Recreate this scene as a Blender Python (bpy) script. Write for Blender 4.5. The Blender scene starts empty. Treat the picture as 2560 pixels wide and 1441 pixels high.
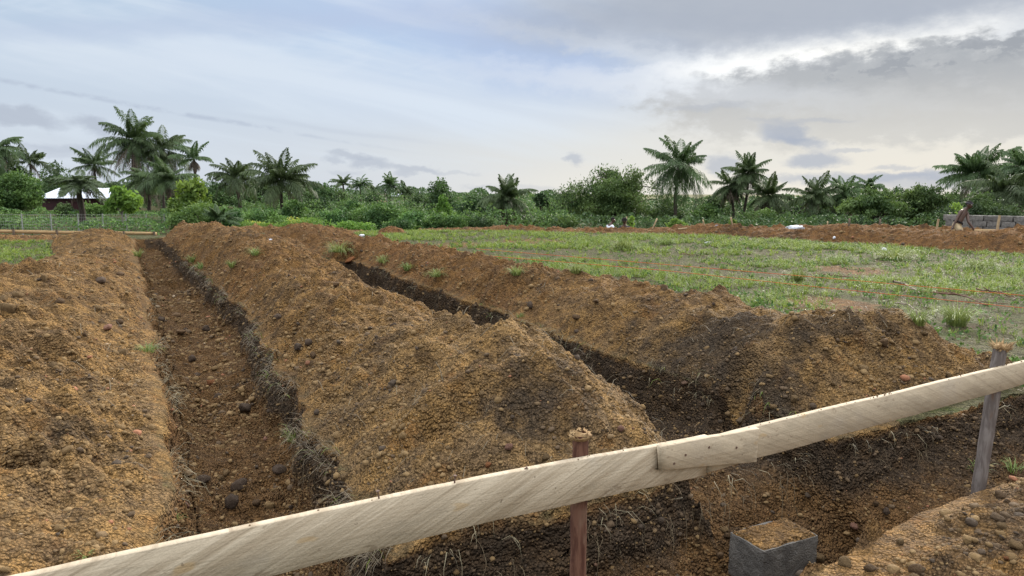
import bpy, bmesh, math, random
import numpy as np
from mathutils import Vector, Matrix
R = math.radians
scene = bpy.context.scene
COL = scene.collection
RNG = np.random.default_rng(7)
# ------------------------------------------------------------------ camera
EYE = 1.70
PITCH = R(7.8)
FPX = 1750.0
CP, SP = math.cos(PITCH), math.sin(PITCH)
def ray(px, py):
    dx = (px - 1280) / FPX; dy = (720 - py) / FPX
    return np.array([dx, CP + dy * SP, dy * CP - SP])
def at(px, py, Y):
    r = ray(px, py); t = Y / r[1]
    return np.array([r[0] * t, Y, EYE + r[2] * t])
def onz(px, py, z):
    r = ray(px, py); t = (z - EYE) / r[2]
    return np.array([r[0] * t, r[1] * t, z])
cam = bpy.data.cameras.new('camera'); camo = bpy.data.objects.new('camera', cam); COL.objects.link(camo)
camo.location = (0, 0, EYE); camo.rotation_euler = (R(90) - PITCH, 0, 0)
cam.sensor_width = 36; cam.lens = FPX / 2560 * 36; cam.clip_start = 0.05; cam.clip_end = 5000
scene.camera = camo
# site frame: v runs along the setting-out rail, u runs away from it
TH = R(28.5); CT, ST = math.cos(TH), math.sin(TH)
def uv2xy(u, v): return v * CT - u * ST, v * ST + u * CT
def xy2uv(x, y): return -x * ST + y * CT, x * CT + y * ST
# ------------------------------------------------------------------ tags
def tag(o, label=None, cat=None, group=None, kind=None):
    if label: o['label'] = label
    if cat: o['category'] = cat
    if group: o['group'] = group
    if kind: o['kind'] = kind
    return o
def empty(name, loc, rz=0.0):
    o = bpy.data.objects.new(name, None); o.empty_display_size = .1
    o.location = loc; o.rotation_euler = (0, 0, rz); COL.objects.link(o); return o
def mesh_np(name, V, F, mat=None, parent=None, attrs=None, smooth=False, normals=None, loc=None):
    """V (n,3); F one array or list of arrays (m,3)/(m,4)"""
    me = bpy.data.meshes.new(name)
    V = np.ascontiguousarray(V, dtype=np.float32)
    if not isinstance(F, (list, tuple)): F = [F]
    F = [np.asarray(f, dtype=np.int32) for f in F if len(f)]
    me.vertices.add(len(V)); me.vertices.foreach_set('co', V.ravel())
    idx = np.concatenate([f.ravel() for f in F]); tot = np.concatenate([np.full(len(f), f.shape[1], np.int32) for f in F])
    me.loops.add(len(idx)); me.loops.foreach_set('vertex_index', idx)
    st = np.zeros(len(tot), np.int32); st[1:] = np.cumsum(tot)[:-1]
    me.polygons.add(len(tot)); me.polygons.foreach_set('loop_start', st)
    try: me.polygons.foreach_set('loop_total', tot)
    except Exception: pass
    if attrs:
        for k, a in attrs.items():
            at_ = me.attributes.new(k, 'FLOAT', 'POINT'); at_.data.foreach_set('value', np.ascontiguousarray(a, dtype=np.float32))
    me.update(calc_edges=True)
    if smooth: me.polygons.foreach_set('use_smooth', np.ones(len(tot), bool))
    if mat: me.materials.append(mat)
    o = bpy.data.objects.new(name, me); COL.objects.link(o)
    if parent: o.parent = parent
    if loc is not None: o.location = loc
    return o
def mesh_bm(name, bm, mat=None, parent=None, smooth=False, loc=None):
    me = bpy.data.meshes.new(name); bm.normal_update(); bm.to_mesh(me); bm.free()
    if smooth:
        me.polygons.foreach_set('use_smooth', np.ones(len(me.polygons), bool))
    if mat: me.materials.append(mat)
    o = bpy.data.objects.new(name, me); COL.objects.link(o)
    if parent: o.parent = parent
    if loc is not None: o.location = loc
    return o
# ------------------------------------------------------------------ numpy noise
_T = np.random.default_rng(3)
_PERM = _T.permutation(512).astype(np.int64); _PERM = np.concatenate([_PERM, _PERM])
_VAL = _T.random(1024) * 2 - 1
def _h(ix, iy, iz): return _VAL[_PERM[(_PERM[(_PERM[ix & 511] + iy) & 511] + iz) & 511]]
def _sm(t): return t * t * t * (t * (t * 6 - 15) + 10)
def noise2(x, y, seed=0):
    x = np.asarray(x, float); y = np.asarray(y, float)
    fx = np.floor(x); fy = np.floor(y); ix = fx.astype(np.int64); iy = fy.astype(np.int64)
    tx = _sm(x - fx); ty = _sm(y - fy)
    a = _h(ix, iy, seed); b = _h(ix + 1, iy, seed); c = _h(ix, iy + 1, seed); d = _h(ix + 1, iy + 1, seed)
    return (a + (b - a) * tx) * (1 - ty) + (c + (d - c) * tx) * ty
def noise3(x, y, z, seed=0):
    fz = np.floor(z); iz = fz.astype(np.int64); tz = _sm(z - fz)
    fx = np.floor(x); fy = np.floor(y); ix = fx.astype(np.int64); iy = fy.astype(np.int64)
    tx = _sm(x - fx); ty = _sm(y - fy)
    def lay(k):
        a = _h(ix, iy, k); b = _h(ix + 1, iy, k); c = _h(ix, iy + 1, k); d = _h(ix + 1, iy + 1, k)
        return (a + (b - a) * tx) * (1 - ty) + (c + (d - c) * tx) * ty
    A = lay(iz + seed * 37); B = lay(iz + 1 + seed * 37)
    return A + (B - A) * tz
def fbm(x, y, oct=4, seed=0, gain=.5):
    s = 0; a = 1; t = 0
    for i in range(oct):
        s = s + a * noise2(x + i * 17.3, y - i * 9.1, seed + i); t += a; a *= gain; x = x * 2.03; y = y * 2.03
    return s / t
def sstep(a, b, x): return _s01((x - a) / (b - a))
def _s01(t): t = np.clip(t, 0, 1); return t * t * (3 - 2 * t)
def ramp(x, a, b): return np.clip((x - a) / (b - a), 0, 1)
# ------------------------------------------------------------------ shader helpers
class X:                                      # tiny node-expression wrapper
    nt = None
    def __init__(s, sock): s.s = sock
    @staticmethod
    def m(op, *a, clamp=False):
        n = X.nt.nodes.new('ShaderNodeMath'); n.operation = op; n.use_clamp = clamp
        for i, v in enumerate(a):
            if isinstance(v, X): X.nt.links.new(v.s, n.inputs[i])
            else: n.inputs[i].default_value = float(v)
        return X(n.outputs[0])
    def __add__(s, o): return X.m('ADD', s, o)
    def __radd__(s, o): return X.m('ADD', o, s)
    def __sub__(s, o): return X.m('SUBTRACT', s, o)
    def __rsub__(s, o): return X.m('SUBTRACT', o, s)
    def __mul__(s, o): return X.m('MULTIPLY', s, o)
    def __rmul__(s, o): return X.m('MULTIPLY', o, s)
    def __truediv__(s, o): return X.m('DIVIDE', s, o)
def xstep(a, b, x):
    n = X.nt.nodes.new('ShaderNodeMapRange'); n.interpolation_type = 'SMOOTHSTEP'; n.clamp = True
    X.nt.links.new(x.s, n.inputs[0]); n.inputs[1].default_value = a; n.inputs[2].default_value = b
    return X(n.outputs[0])
def xlin(a, b, x, c=0, d=1):
    n = X.nt.nodes.new('ShaderNodeMapRange'); n.clamp = True
    X.nt.links.new(x.s, n.inputs[0]); n.inputs[1].default_value = a; n.inputs[2].default_value = b
    n.inputs[3].default_value = c; n.inputs[4].default_value = d
    return X(n.outputs[0])
def _setc(sock, v):
    if isinstance(v, X): X.nt.links.new(v.s, sock)
    else: sock.default_value = (*v, 1) if len(v) == 3 else v
def xmix(f, a, b, blend='MIX'):
    n = X.nt.nodes.new('ShaderNodeMix'); n.data_type = 'RGBA'; n.blend_type = blend; n.clamp_factor = True
    if isinstance(f, X): X.nt.links.new(f.s, n.inputs[0])
    else: n.inputs[0].default_value = f
    _setc(n.inputs[6], a); _setc(n.inputs[7], b)
    return X(n.outputs[2])
def xvec(x, y, z):
    n = X.nt.nodes.new('ShaderNodeCombineXYZ')
    for i, v in enumerate((x, y, z)):
        if isinstance(v, X): X.nt.links.new(v.s, n.inputs[i])
        else: n.inputs[i].default_value = float(v)
    return X(n.outputs[0])
def xnoise(vec, scale=1, detail=4, rough=.5, dist=0):
    n = X.nt.nodes.new('ShaderNodeTexNoise'); n.inputs['Scale'].default_value = scale
    n.inputs['Detail'].default_value = detail; n.inputs['Roughness'].default_value = rough; n.inputs['Distortion'].default_value = dist
    if vec is not None: X.nt.links.new(vec.s, n.inputs['Vector'])
    return X(n.outputs[0])
def xvor(vec, scale, out='Distance', feature='F1'):
    n = X.nt.nodes.new('ShaderNodeTexVoronoi'); n.feature = feature; n.inputs['Scale'].default_value = scale
    if vec is not None: X.nt.links.new(vec.s, n.inputs['Vector'])
    return X(n.outputs[out])
def xattr(name):
    n = X.nt.nodes.new('ShaderNodeAttribute'); n.attribute_name = name; return X(n.outputs['Fac'])
def xpos():
    return X(X.nt.nodes.new('ShaderNodeNewGeometry').outputs['Position'])
def xobj():
    return X(X.nt.nodes.new('ShaderNodeTexCoord').outputs['Object'])
def xsep(v):
    n = X.nt.nodes.new('ShaderNodeSeparateXYZ'); X.nt.links.new(v.s, n.inputs[0]); return [X(n.outputs[i]) for i in range(3)]
def xrgb(v, ch=0):
    n = X.nt.nodes.new('ShaderNodeSeparateColor'); X.nt.links.new(v.s, n.inputs[0]); return X(n.outputs[ch])
def xhsv(c, h=.5, s=1, v=1):
    n = X.nt.nodes.new('ShaderNodeHueSaturation')
    for k, val in (('Hue', h), ('Saturation', s), ('Value', v)):
        if isinstance(val, X): X.nt.links.new(val.s, n.inputs[k])
        else: n.inputs[k].default_value = val
    _setc(n.inputs['Color'], c); return X(n.outputs[0])
def xobjrnd():
    return X(X.nt.nodes.new('ShaderNodeObjectInfo').outputs['Random'])
def new_mat(name):
    m = bpy.data.materials.new(name); m.use_nodes = True
    nt = m.node_tree; nt.nodes.clear(); X.nt = nt
    out = nt.nodes.new('ShaderNodeOutputMaterial'); b = nt.nodes.new('ShaderNodeBsdfPrincipled')
    nt.links.new(b.outputs[0], out.inputs[0]); b.inputs['Roughness'].default_value = .9
    b.inputs['Specular IOR Level'].default_value = .2
    return m, nt, b, out
def bump(b, h, strength=.5, dist=.02):
    n = X.nt.nodes.new('ShaderNodeBump'); n.inputs['Strength'].default_value = strength; n.inputs['Distance'].default_value = dist
    X.nt.links.new(h.s, n.inputs['Height']); X.nt.links.new(n.outputs[0], b.inputs['Normal']); return n
def col(b, c): _setc(b.inputs['Base Color'], c)
def srgb(r, g, b):
    f = lambda c: (c / 255 / 12.92) if c <= 10 else ((c / 255 + .055) / 1.055) ** 2.4
    return (f(r), f(g), f(b))
# ------------------------------------------------------------------ sky (world) and sun
SUN_AZ, SUN_EL = R(30.0), R(21.0)
def build_sky():
    w = bpy.data.worlds.new('World'); scene.world = w; w.use_nodes = True
    nt = w.node_tree; nt.nodes.clear(); X.nt = nt
    out = nt.nodes.new('ShaderNodeOutputWorld'); bg = nt.nodes.new('ShaderNodeBackground'); nt.links.new(bg.outputs[0], out.inputs[0])
    tc = X(nt.nodes.new('ShaderNodeTexCoord').outputs['Generated'])
    sx, sy, sz = xsep(tc)
    az = X.m('ARCTAN2', sx, sy) * (180 / math.pi)
    el = X.m('ARCSINE', sz) * (180 / math.pi)
    def P(px, py):
        r = ray(px, py); r = r / np.linalg.norm(r)
        return math.degrees(math.atan2(r[0], r[1])), math.degrees(math.asin(r[2]))
    DEG = 1 / 30.0
    n1 = xnoise(xvec(az * .10, el * .22, 3.1), 1, 6, .6)
    n2 = xnoise(xvec(az * .10, el * .22, 9.7), 1, 6, .6)
    n3 = xnoise(xvec(az * .45, el * .8, 5.0), 1, 6, .62)
    n3b = xnoise(xvec(az * .45, el * .8, 15.0), 1, 6, .62)
    ca, sa = math.cos(R(9)), math.sin(R(9))
    str1 = xnoise(xvec((az * ca - el * sa) * .035, (az * sa + el * ca) * .30, 1.0), 1, 5, .55, .4)
    str2 = xnoise(xvec((az * ca + el * sa * 1.8) * .05, (el * ca - az * sa * 1.8) * .22, 7.0), 1, 5, .6, .6)
    azw = az + (n3 - .5) * 5.0; elw = el + (n3b - .5) * 2.6
    azp = az + (n3 - .5) * 3.0 + (n1 - .5) * 1.0; elp = el + (n3b - .5) * 1.7
    azs = az + (n1 - .5) * 7.0; els = el + (n2 - .5) * 3.5
    def blob(px, py, rx, ry, rot=0, soft=.5, A=azw, E=elw, plus=None):
        a0, e0 = P(px, py); c, s = math.cos(R(rot)), math.sin(R(rot))
        a = A - a0; e = E - e0
        p = (a * c + e * s) / (rx * DEG); q = (e * c - a * s) / (ry * DEG)
        d = X.m('SQRT', p * p + q * q)
        if plus is not None: d = d + plus
        return xstep(1 + soft, 1 - soft, d)
    tr = xstep(-30, 32, az); up = xstep(2.0, 12.0, el)
    hor = xmix(tr, srgb(206, 214, 225), srgb(222, 221, 216))
    upc = xmix(xstep(-34, -4, az), srgb(180, 200, 222), srgb(184, 204, 231))
    upc = xmix(xstep(1, 18, az), upc, srgb(172, 181, 197))
    c = xmix(up, hor, upc)
    nish = nt.nodes.new('ShaderNodeTexSky'); nish.sky_type = 'NISHITA'; nish.sun_disc = False
    nish.sun_elevation = SUN_EL; nish.sun_rotation = SUN_AZ
    nsc = nt.nodes.new('ShaderNodeMix'); nsc.data_type = 'RGBA'; nsc.blend_type = 'MULTIPLY'; nsc.inputs[0].default_value = 1
    nt.links.new(nish.outputs[0], nsc.inputs[6]); nsc.inputs[7].default_value = (.08, .08, .08, 1)
    c = xmix(.06, c, X(nsc.outputs[2]))
    # thin high cloud
    veil = xstep(.42, .68, str1) * xstep(-.5, 5, el)
    c = xmix(veil * .75, c, xmix(xstep(-5, 22, az), srgb(218, 228, 238), srgb(224, 225, 223)))
    veil2 = xstep(.48, .72, str2) * xstep(6, 11, el) * xstep(8, -6, az)
    c = xmix(veil2 * .65, c, srgb(212, 223, 237))
    c = xmix(blob(900, 225, 620, 60, -5, .9, azs, els) * .5, c, srgb(212, 222, 235))
    c = xmix(blob(200, 190, 420, 110, -4, .9, azs, els) * .3, c, srgb(205, 214, 224))
    # blue-grey bands up left
    c = xmix(blob(420, 62, 380, 26, 6, .8, azs, els) * .55, c, srgb(182, 196, 219))
    c = xmix(blob(1330, 120, 250, 75, -8, .8, azs, els) * .7, c, srgb(174, 192, 224))
    c = xmix(blob(1050, 40, 330, 50, 0, .9, azs, els) * .5, c, srgb(180, 193, 221))
    # grey deck at the upper right and its bright rim
    c = xmix(blob(1610, 130, 310, 18, -11, .9, azw, elw) * .75, c, srgb(222, 228, 236))
    c = xmix(blob(1480, 40, 200, 16, -20, .9, azs, els) * .5, c, srgb(205, 213, 226))
    gap = blob(2080, 134, 320, 50, 5, .8, azp, elp)
    c = xmix(gap, c, (.94, .96, .97))
    core = blob(2130, 118, 240, 24, 5, .95, azp, elp)
    c = xmix(core, c, (1.3, 1.27, 1.18))
    deck = blob(2120, -20, 720, 104, 1, .5, azp, elp, plus=(n1 - .5) * .5)
    c = xmix(deck * .9, c, xmix(n1, srgb(158, 167, 183), srgb(180, 186, 196)))
    c = xmix(blob(1900, 165, 230, 14, 0, .9) * .7, c, (.92, .93, .94))
    # the big ragged cloud below it
    big = blob(2440, 226, 620, 106, 1, .16, azp, elp, plus=(n1 - .5) * .5 + (n3 - .5) * 1.0)
    edge_dk = xstep(5.0, 9.8, elp)
    bcol = xmix(edge_dk, srgb(192, 192, 191), srgb(168, 172, 177))
    bcol = xmix(xstep(.45, .7, n3) * .35, bcol, srgb(202, 203, 204))
    c = xmix(big * .93, c, bcol)
    c = xmix(blob(2420, 135, 320, 26, 6, .6) * .6 * xstep(.5, .42, n3b), c, srgb(150, 155, 163))
    # hazy grey shelf left of it
    c = xmix(blob(1960, 268, 220, 16, 2, .7) * .3, c, srgb(196, 196, 194))
    c = xmix(blob(1600, 215, 420, 26, -6, .9, azw, elw) * .5, c, srgb(224, 228, 234))
    # warm low light on the right
    c = xmix(blob(2250, 400, 750, 85, 0, .9, azs, els) * .55, c, srgb(226, 222, 212))
    c = xmix(blob(1720, 500, 420, 60, 0, .9, az, el) * .6, c, srgb(240, 235, 222))
    # small dark puffs near the horizon
    puff = srgb(168, 176, 191)
    for (px, py, rx, ry, ro, k) in ((1965, 332, 48, 24, -10, .85), (2005, 357, 62, 17, -10, .8), (2040, 400, 58, 15, 0, .85), (1806, 412, 40, 24, -8, .75),
            (45, 290, 80, 20, -8, .75), (235, 316, 40, 18, -15, .75), (250, 372, 95, 12, 0, .5), (110, 378, 70, 10, -8, .35),
            (880, 388, 60, 9, -4, .6), (925, 406, 42, 13, 0, .65), (830, 400, 26, 8, 0, .5), (1025, 420, 66, 9, -4, .6), (860, 432, 45, 9, 0, .35), (1010, 434, 26, 7, 0, .5),
            (1437, 398, 20, 13, -10, .65), (1330, 470, 60, 10, 0, .3), (2110, 446, 170, 13, 0, .7), (2320, 455, 150, 22, 0, .65), (2330, 436, 80, 7, 0, .6),
            (2130, 379, 45, 6, 0, .5), (2240, 415, 45, 6, 0, .5), (2000, 300, 110, 8, -3, .4), (1770, 265, 90, 10, 0, .35), (1200, 470, 50, 8, 0, .35), (1130, 430, 60, 6, -5, .3)):
        c = xmix(blob(px, py, rx * .95, ry * .95, ro, .5, azp, elp) * (k * .85), c, puff)
    # long faint contrail-like streak
    c = xmix(blob(330, 262, 380, 4.5, -8.5, .9, az + (n1 - .5) * 2, el + (n2 - .5) * .7) * .6 * xstep(.38, .6, n3), c, srgb(170, 180, 198))
    c = xmix(blob(850, 328, 170, 5, -7, .9, az + (n1 - .5) * 2, el + (n2 - .5) * 1.0) * .25, c, srgb(184, 192, 206))
    c = xmix(1.0, c, (.69, .695, .70), 'MULTIPLY')
    # brighter overcast overhead and behind the viewer, ground tone below the horizon
    zen = xstep(16, 48, el)
    c = xmix(zen, c, (ZEN * 1.02, ZEN * 1.03, ZEN * 1.06))
    c = xmix(xstep(60, 120, X.m('ABSOLUTE', az)) * xstep(16, 0, el) * .8, c, (BACK * .97, BACK * .99, BACK))
    c = xmix(xstep(-.2, -3, el), c, (.16, .14, .10))
    nt.links.new(c.s, bg.inputs[0]); bg.inputs[1].default_value = SKY_STRENGTH
ZEN, BACK, SKY_STRENGTH = 1.7, 1.0, 1.0
build_sky()
sl = bpy.data.lights.new('sun', 'SUN'); so = bpy.data.objects.new('sun', sl); COL.objects.link(so)
sl.energy = 3.2; sl.angle = R(10); sl.color = (1, .93, .82)
sd = Vector((math.sin(SUN_AZ) * math.cos(SUN_EL), math.cos(SUN_AZ) * math.cos(SUN_EL), math.sin(SUN_EL)))
so.rotation_euler = (-sd).to_track_quat('-Z', 'Y').to_euler(); so.location = (20, 40, 30)
scene.view_settings.view_transform = 'Standard'
try: scene.view_settings.look = 'None'
except Exception: pass
scene.view_settings.exposure = 0.62; scene.view_settings.gamma = 1
# ------------------------------------------------------------------ materials: soil
def soil_mat():
    m, nt, b, out = new_mat('soil')
    p = xpos()
    hum = xattr('humus'); red = xattr('red'); veg = xattr('veg')
    n_big = xnoise(p, 1.3, 3, .6); n_mid = xnoise(p, 6, 4, .6); n_fine = xnoise(p, 45, 3, .65)
    cellc = xrgb(xvor(p, 70, 'Color')); cell2 = xrgb(xvor(p, 26, 'Color'), 1)
    ochre = xmix(xstep(.3, .7, n_big), (.275, .160, .055), (.345, .212, .086))
    ochre = xmix(xstep(.40, .68, n_mid) * .75, ochre, (.088, .055, .028))
    ochre = xmix(xstep(.42, .64, xnoise(p, 2.7, 4, .65)) * .6, ochre, (.150, .105, .062))
    ochre = xmix(xstep(.56, .72, xnoise(p, 3.6, 3, .6)) * .5, ochre, (.275, .130, .036))
    redc = xmix(xstep(.3, .7, n_mid), (.225, .105, .036), (.135, .066, .028))
    c = xmix(red, ochre, redc)
    hcol = xmix(n_mid, (.034, .026, .019), (.082, .062, .043))
    tbrown = xattr('trench_brown')
    c = xmix(tbrown * .7, c, xmix(n_mid, (.080, .048, .023), (.150, .090, .042)))
    c = xmix(xstep(.15, 1.0, hum + (n_mid - .5) * .8 + (n_fine - .5) * .3) * .9, c, hcol)
    vcol = xmix(xstep(.35, .65, n_mid), (.080, .078, .034), (.135, .120, .060))
    vcol = xmix(xstep(.5, .62, xnoise(p, 2.1, 5, .65)) * .8, vcol, (.085, .105, .030))
    vcol = xmix(xstep(.6, .7, xnoise(p, 1.1, 4, .6)) * .6, vcol, (.13, .075, .045))
    c = xmix(xstep(.25, .75, veg + (n_mid - .5) * .6), c, vcol)
    c = xhsv(c, .5, 1, .48 + cellc * .62 + cell2 * .46)
    col(b, c)
    v1 = xvor(p, 60); v2 = xvor(p, 27)
    h = n_fine * .5 + v1 * v1 * -1.1 + v2 * v2 * -1.3 + n_mid * .9
    bump(b, h, 1.0, .045)
    b.inputs['Specular IOR Level'].default_value = .12
    return m
SOIL = soil_mat()
# ------------------------------------------------------------------ macro terrain
def gmacro(x, y):
    x = np.asarray(x, float); y = np.asarray(y, float)
    d = np.hypot(x, y)
    z = -.55 * sstep(29, 42, d) * sstep(-10, 10, y)
    left = sstep(-.15, -.42, x / np.maximum(y, 1)) * sstep(0, 5, y)
    z = z + left * .55 * sstep(44, 66, d)
    z = z - (1 - left) * (1.0 * sstep(40, 62, d) + 2.2 * sstep(70, 130, d))
    z = z + .06 * fbm(x * .12, y * .12, 3, 5) + .5 * sstep(60, 120, d) * fbm(x * .02, y * .02, 3, 8)
    z = z - 1.2 * sstep(150, 500, d)
    return z
def geo(a, b, s0, s1):
    out = [a]; n = 0
    while out[-1] < b:
        t = (out[-1] - a) / (b - a); out.append(out[-1] + s0 + (s1 - s0) * t)
    return np.array(out[:-1])
UL = np.concatenate([np.arange(-3, 1.3, .12), np.arange(1.3, 2.0, .022), np.arange(2.0, 2.2, .01), np.arange(2.2, 2.9, .022),
    np.arange(2.9, 3.1, .0055), np.arange(3.1, 7, .019), geo(7, 34, .019, .095), np.arange(34, 40, .3)])
VL = np.concatenate([-geo(4, 26, .03, .14)[::-1], np.arange(-4, .02, .024), np.arange(.02, .2, .009), np.arange(.2, 1.0, .024),
    np.arange(1.0, 1.2, .0055), np.arange(1.2, 2.92, .019), np.arange(2.92, 3.08, .009), np.arange(3.08, 3.8, .024), np.arange(3.8, 4.0, .0055),
    np.arange(4.0, 8, .021), geo(8, 34, .021, .13)])
NU, NV = len(UL), len(VL)
UG, VG = np.meshgrid(UL, VL, indexing='ij')
def _ip(u, pts): xs, ys = zip(*pts); return np.interp(u, xs, ys)
uu = UL
wob = lambda s, a=.05: a * noise2(uu * 1.6, np.zeros_like(uu), s) + .4 * a * noise2(uu * 5, np.zeros_like(uu), s + 1)
L1 = _ip(uu, [(3, .1), (4, .1), (6, .2), (12, .2), (25, .13)]) + wob(11)
R1 = _ip(uu, [(3, .98), (5.3, 1.03), (8, 1.2), (11, 1.30), (17, 1.2), (28, .92)]) + wob(13, .07)
L2 = _ip(uu, [(3, 2.95), (3.5, 3.18), (5, 3.38), (8, 3.55), (17, 3.76)]) + wob(15)
R2 = _ip(uu, [(3, 4.15), (4, 4.32), (5, 4.30), (7.6, 4.45), (10, 4.5), (17, 4.78)]) + wob(17, .07)
V = np.empty_like(VG)
kg = [-30, -5, .1, 1.1, 3.0, 3.9, 8.5, 40]
for i in range(NU): V[i] = np.interp(VL, kg, [-30, -5, L1[i], R1[i], L2[i], R2[i], 8.5, 40])
vv = VL
farl = 3.0 + .06 * noise2(vv * 1.3, 0 * vv, 21) + .03 * noise2(vv * 5, 0 * vv, 22)
nearl = 2.1 + .08 * noise2(vv * 1.1, 0 * vv, 23)
U = np.empty_like(UG)
for j in range(NV): U[:, j] = np.interp(UL, [-10, 1.3, 2.1, 3.0, 5.0, 50], [-10, 1.3, nearl[j], farl[j], 5.0, 50])
XX, YY = uv2xy(U, V)
Z = gmacro(XX, YY)
# ---- spoil ridges in site coordinates ---------------------------------------------------
def bumpy(u, seed, a=.16): return 1 + a * noise2(u * .75, np.zeros_like(u) + .5, seed) + a * .6 * noise2(u * 1.9, np.zeros_like(u) + .5, seed + 1)
def tri(d, k=.5): return np.clip((math.sqrt(1 + k * k) - np.sqrt(d * d + k * k)) / (math.sqrt(1 + k * k) - k), 0, 1)
MID = np.zeros(Z.shape, np.int8); MH = np.zeros_like(Z)
def add_ridge(mid, h):
    global MH
    m = h > np.maximum(MH, .012)
    MID[m] = mid; MH = np.maximum(MH, h)
def site_ridge(mid, crest, bl, br, hpts, u0, u1, seed, front=.8, amp=.16):
    cr = _ip(UL, crest)[:, None] + .12 * noise2(U * .6, 0 * U + seed, seed)
    BL = bl[:, None]; BR = br[:, None]
    w = np.where(V < cr, cr - BL, BR - cr)
    d = np.abs(V - cr) / np.maximum(w, .05)
    hh = _ip(UL, hpts)[:, None] * bumpy(U, seed, amp)
    endr = np.minimum(np.clip((U - u0) * front, 0, 9), np.clip((u1 - U) * .7, 0, 9))
    jag = .20 * fbm(U * 1.3, V * 1.3, 4, seed + 40)
    gul = np.abs(noise2(U * 1.5 + .4 * (V - cr), (V > cr) * 7.0 + seed, seed + 60)) * .6 + np.abs(noise2(U * 3.4 + .5 * (V - cr), (V > cr) * 5.0 + seed, seed + 62)) * .4
    jag = jag + .42 * (gul - .33) * np.clip(d * 2.2, 0, 1)
    h = np.minimum(hh, endr + .1 * (endr > 0)) * np.clip(tri(d) + jag * np.clip(1 - d, 0, .4) * 2.2, 0, 1.3)
    h = np.where((d < 1) & (endr > 0), np.minimum(h, endr * 1.3 + .02), 0)
    add_ridge(mid, h)
site_ridge(1, [(2, -1.25), (10, -1.4), (17, -1.0), (20, -.95), (27, -.95)], _ip(UL, [(2, -2.75), (13, -2.75), (17, -2.05), (22, -1.9), (26, -2.3)]), L1 - .06,
           [(2, .42), (6, .49), (10, .57), (14, .50), (16.5, .40), (18.5, .22), (22, .19), (24.5, .44), (26, .52), (28, .36)], 2.95, 29, 31, amp=.15)
site_ridge(2, [(3, 2.4), (4.2, 2.5), (5.3, 2.08), (7, 2.1), (10, 2.15), (15, 2.25), (24, 1.9)], R1 + .10, np.where(UL < 17.5, L2 - .02, 3.6),
           [(3, .6), (3.7, .80), (4.3, .75), (5.1, .54), (6.5, .45), (8, .44), (10.6, .54), (13, .64), (15, .82), (19, .70), (24, .62), (28, .52)], 3.04, 29.5, 33, amp=.12)
site_ridge(3, [(3, 5.45), (4.3, 5.15), (5.5, 5.35), (8, 5.45), (17, 5.6), (26, 5.2)], np.where(UL < 17.5, R2 + _ip(UL, [(3, .0), (5, .02), (7, .12)]), 4.3),
           _ip(UL, [(3, 7.45), (4.5, 7.1), (6, 6.75), (9, 6.6), (27, 6.4)]),
           [(3, .62), (4, .64), (4.9, .48), (6.4, .60), (7.6, .44), (10, .50), (14, .42), (18, .41), (24, .52), (28, .46)], 3.16, 28, 35, front=.8, amp=.22)
# ---- ridges along polylines in world space -------------------------------------------------
def poly_ridge(mid, pts, seed, amp=.1):
    """pts: (x, y, halfwidth, height)"""
    best = np.zeros_like(Z)
    P = np.array(pts)
    lo = P[:, :2].min(0) - 4; hi = P[:, :2].max(0) + 4
    sel = (XX > lo[0]) & (XX < hi[0]) & (YY > lo[1]) & (YY < hi[1])
    x = XX[sel]; y = YY[sel]; hb = np.zeros(x.shape)
    for a, b in zip(P[:-1], P[1:]):
        e = b[:2] - a[:2]; L2_ = (e ** 2).sum() + 1e-9
        t = np.clip(((x - a[0]) * e[0] + (y - a[1]) * e[1]) / L2_, 0, 1)
        d = np.hypot(x - a[0] - t * e[0], y - a[1] - t * e[1])
        w = a[2] + (b[2] - a[2]) * t; hh = a[3] + (b[3] - a[3]) * t
        s = x * .5 + y * .5
        hh = hh * (1 + amp * noise2(x * 1.1, y * 1.1, seed) + amp * .5 * noise2(x * 2.6, y * 2.6, seed + 1))
        hb = np.maximum(hb, hh * tri(d / w))
    best[sel] = hb
    add_ridge(mid, best)
def crest(px, py, Y):
    p = at(px, py, Y); return p
M3P = [(2700, 576, 19.6, 1.5), (2560, 577, 20.6, 1.5), (2400, 580, 21.7, 1.4), (2250, 573, 23.2, 1.3), (2150, 572, 24.3, 1.3), (2000, 574, 25.6, 1.3), (1900, 570, 26.8, 1.3), (1780, 566, 27.9, 1.25),
       (1640, 571, 29.0, 1.2), (1570, 576, 29.6, 1.1), (1500, 576, 30.1, 1.1), (1380, 576, 30.8, 1.0), (1235, 566, 31.4, 1.0), (1160, 572, 31.8, .9), (1060, 579, 32.2, .7)]
pts = []
for px, py, Y, w in M3P:
    p = at(px, py, Y); pts.append((p[0], p[1], w, max(.12, p[2] - float(gmacro(p[0], p[1])))))
poly_ridge(4, pts, 51)
pts = []
for px, py, Y, w in [(2700, 577, 24.0, 1.2), (2330, 568, 26.4, 1.2), (2200, 566, 27.6, 1.2), (2080, 561, 28.8, 1.3), (1960, 569, 30, 1.1), (1820, 567, 31.5, 1.1), (1750, 566, 32.5, 1.0)]:
    p = at(px, py, Y); pts.append((p[0], p[1], w, max(.12, p[2] - float(gmacro(p[0], p[1])))))
poly_ridge(5, pts, 53)
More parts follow.
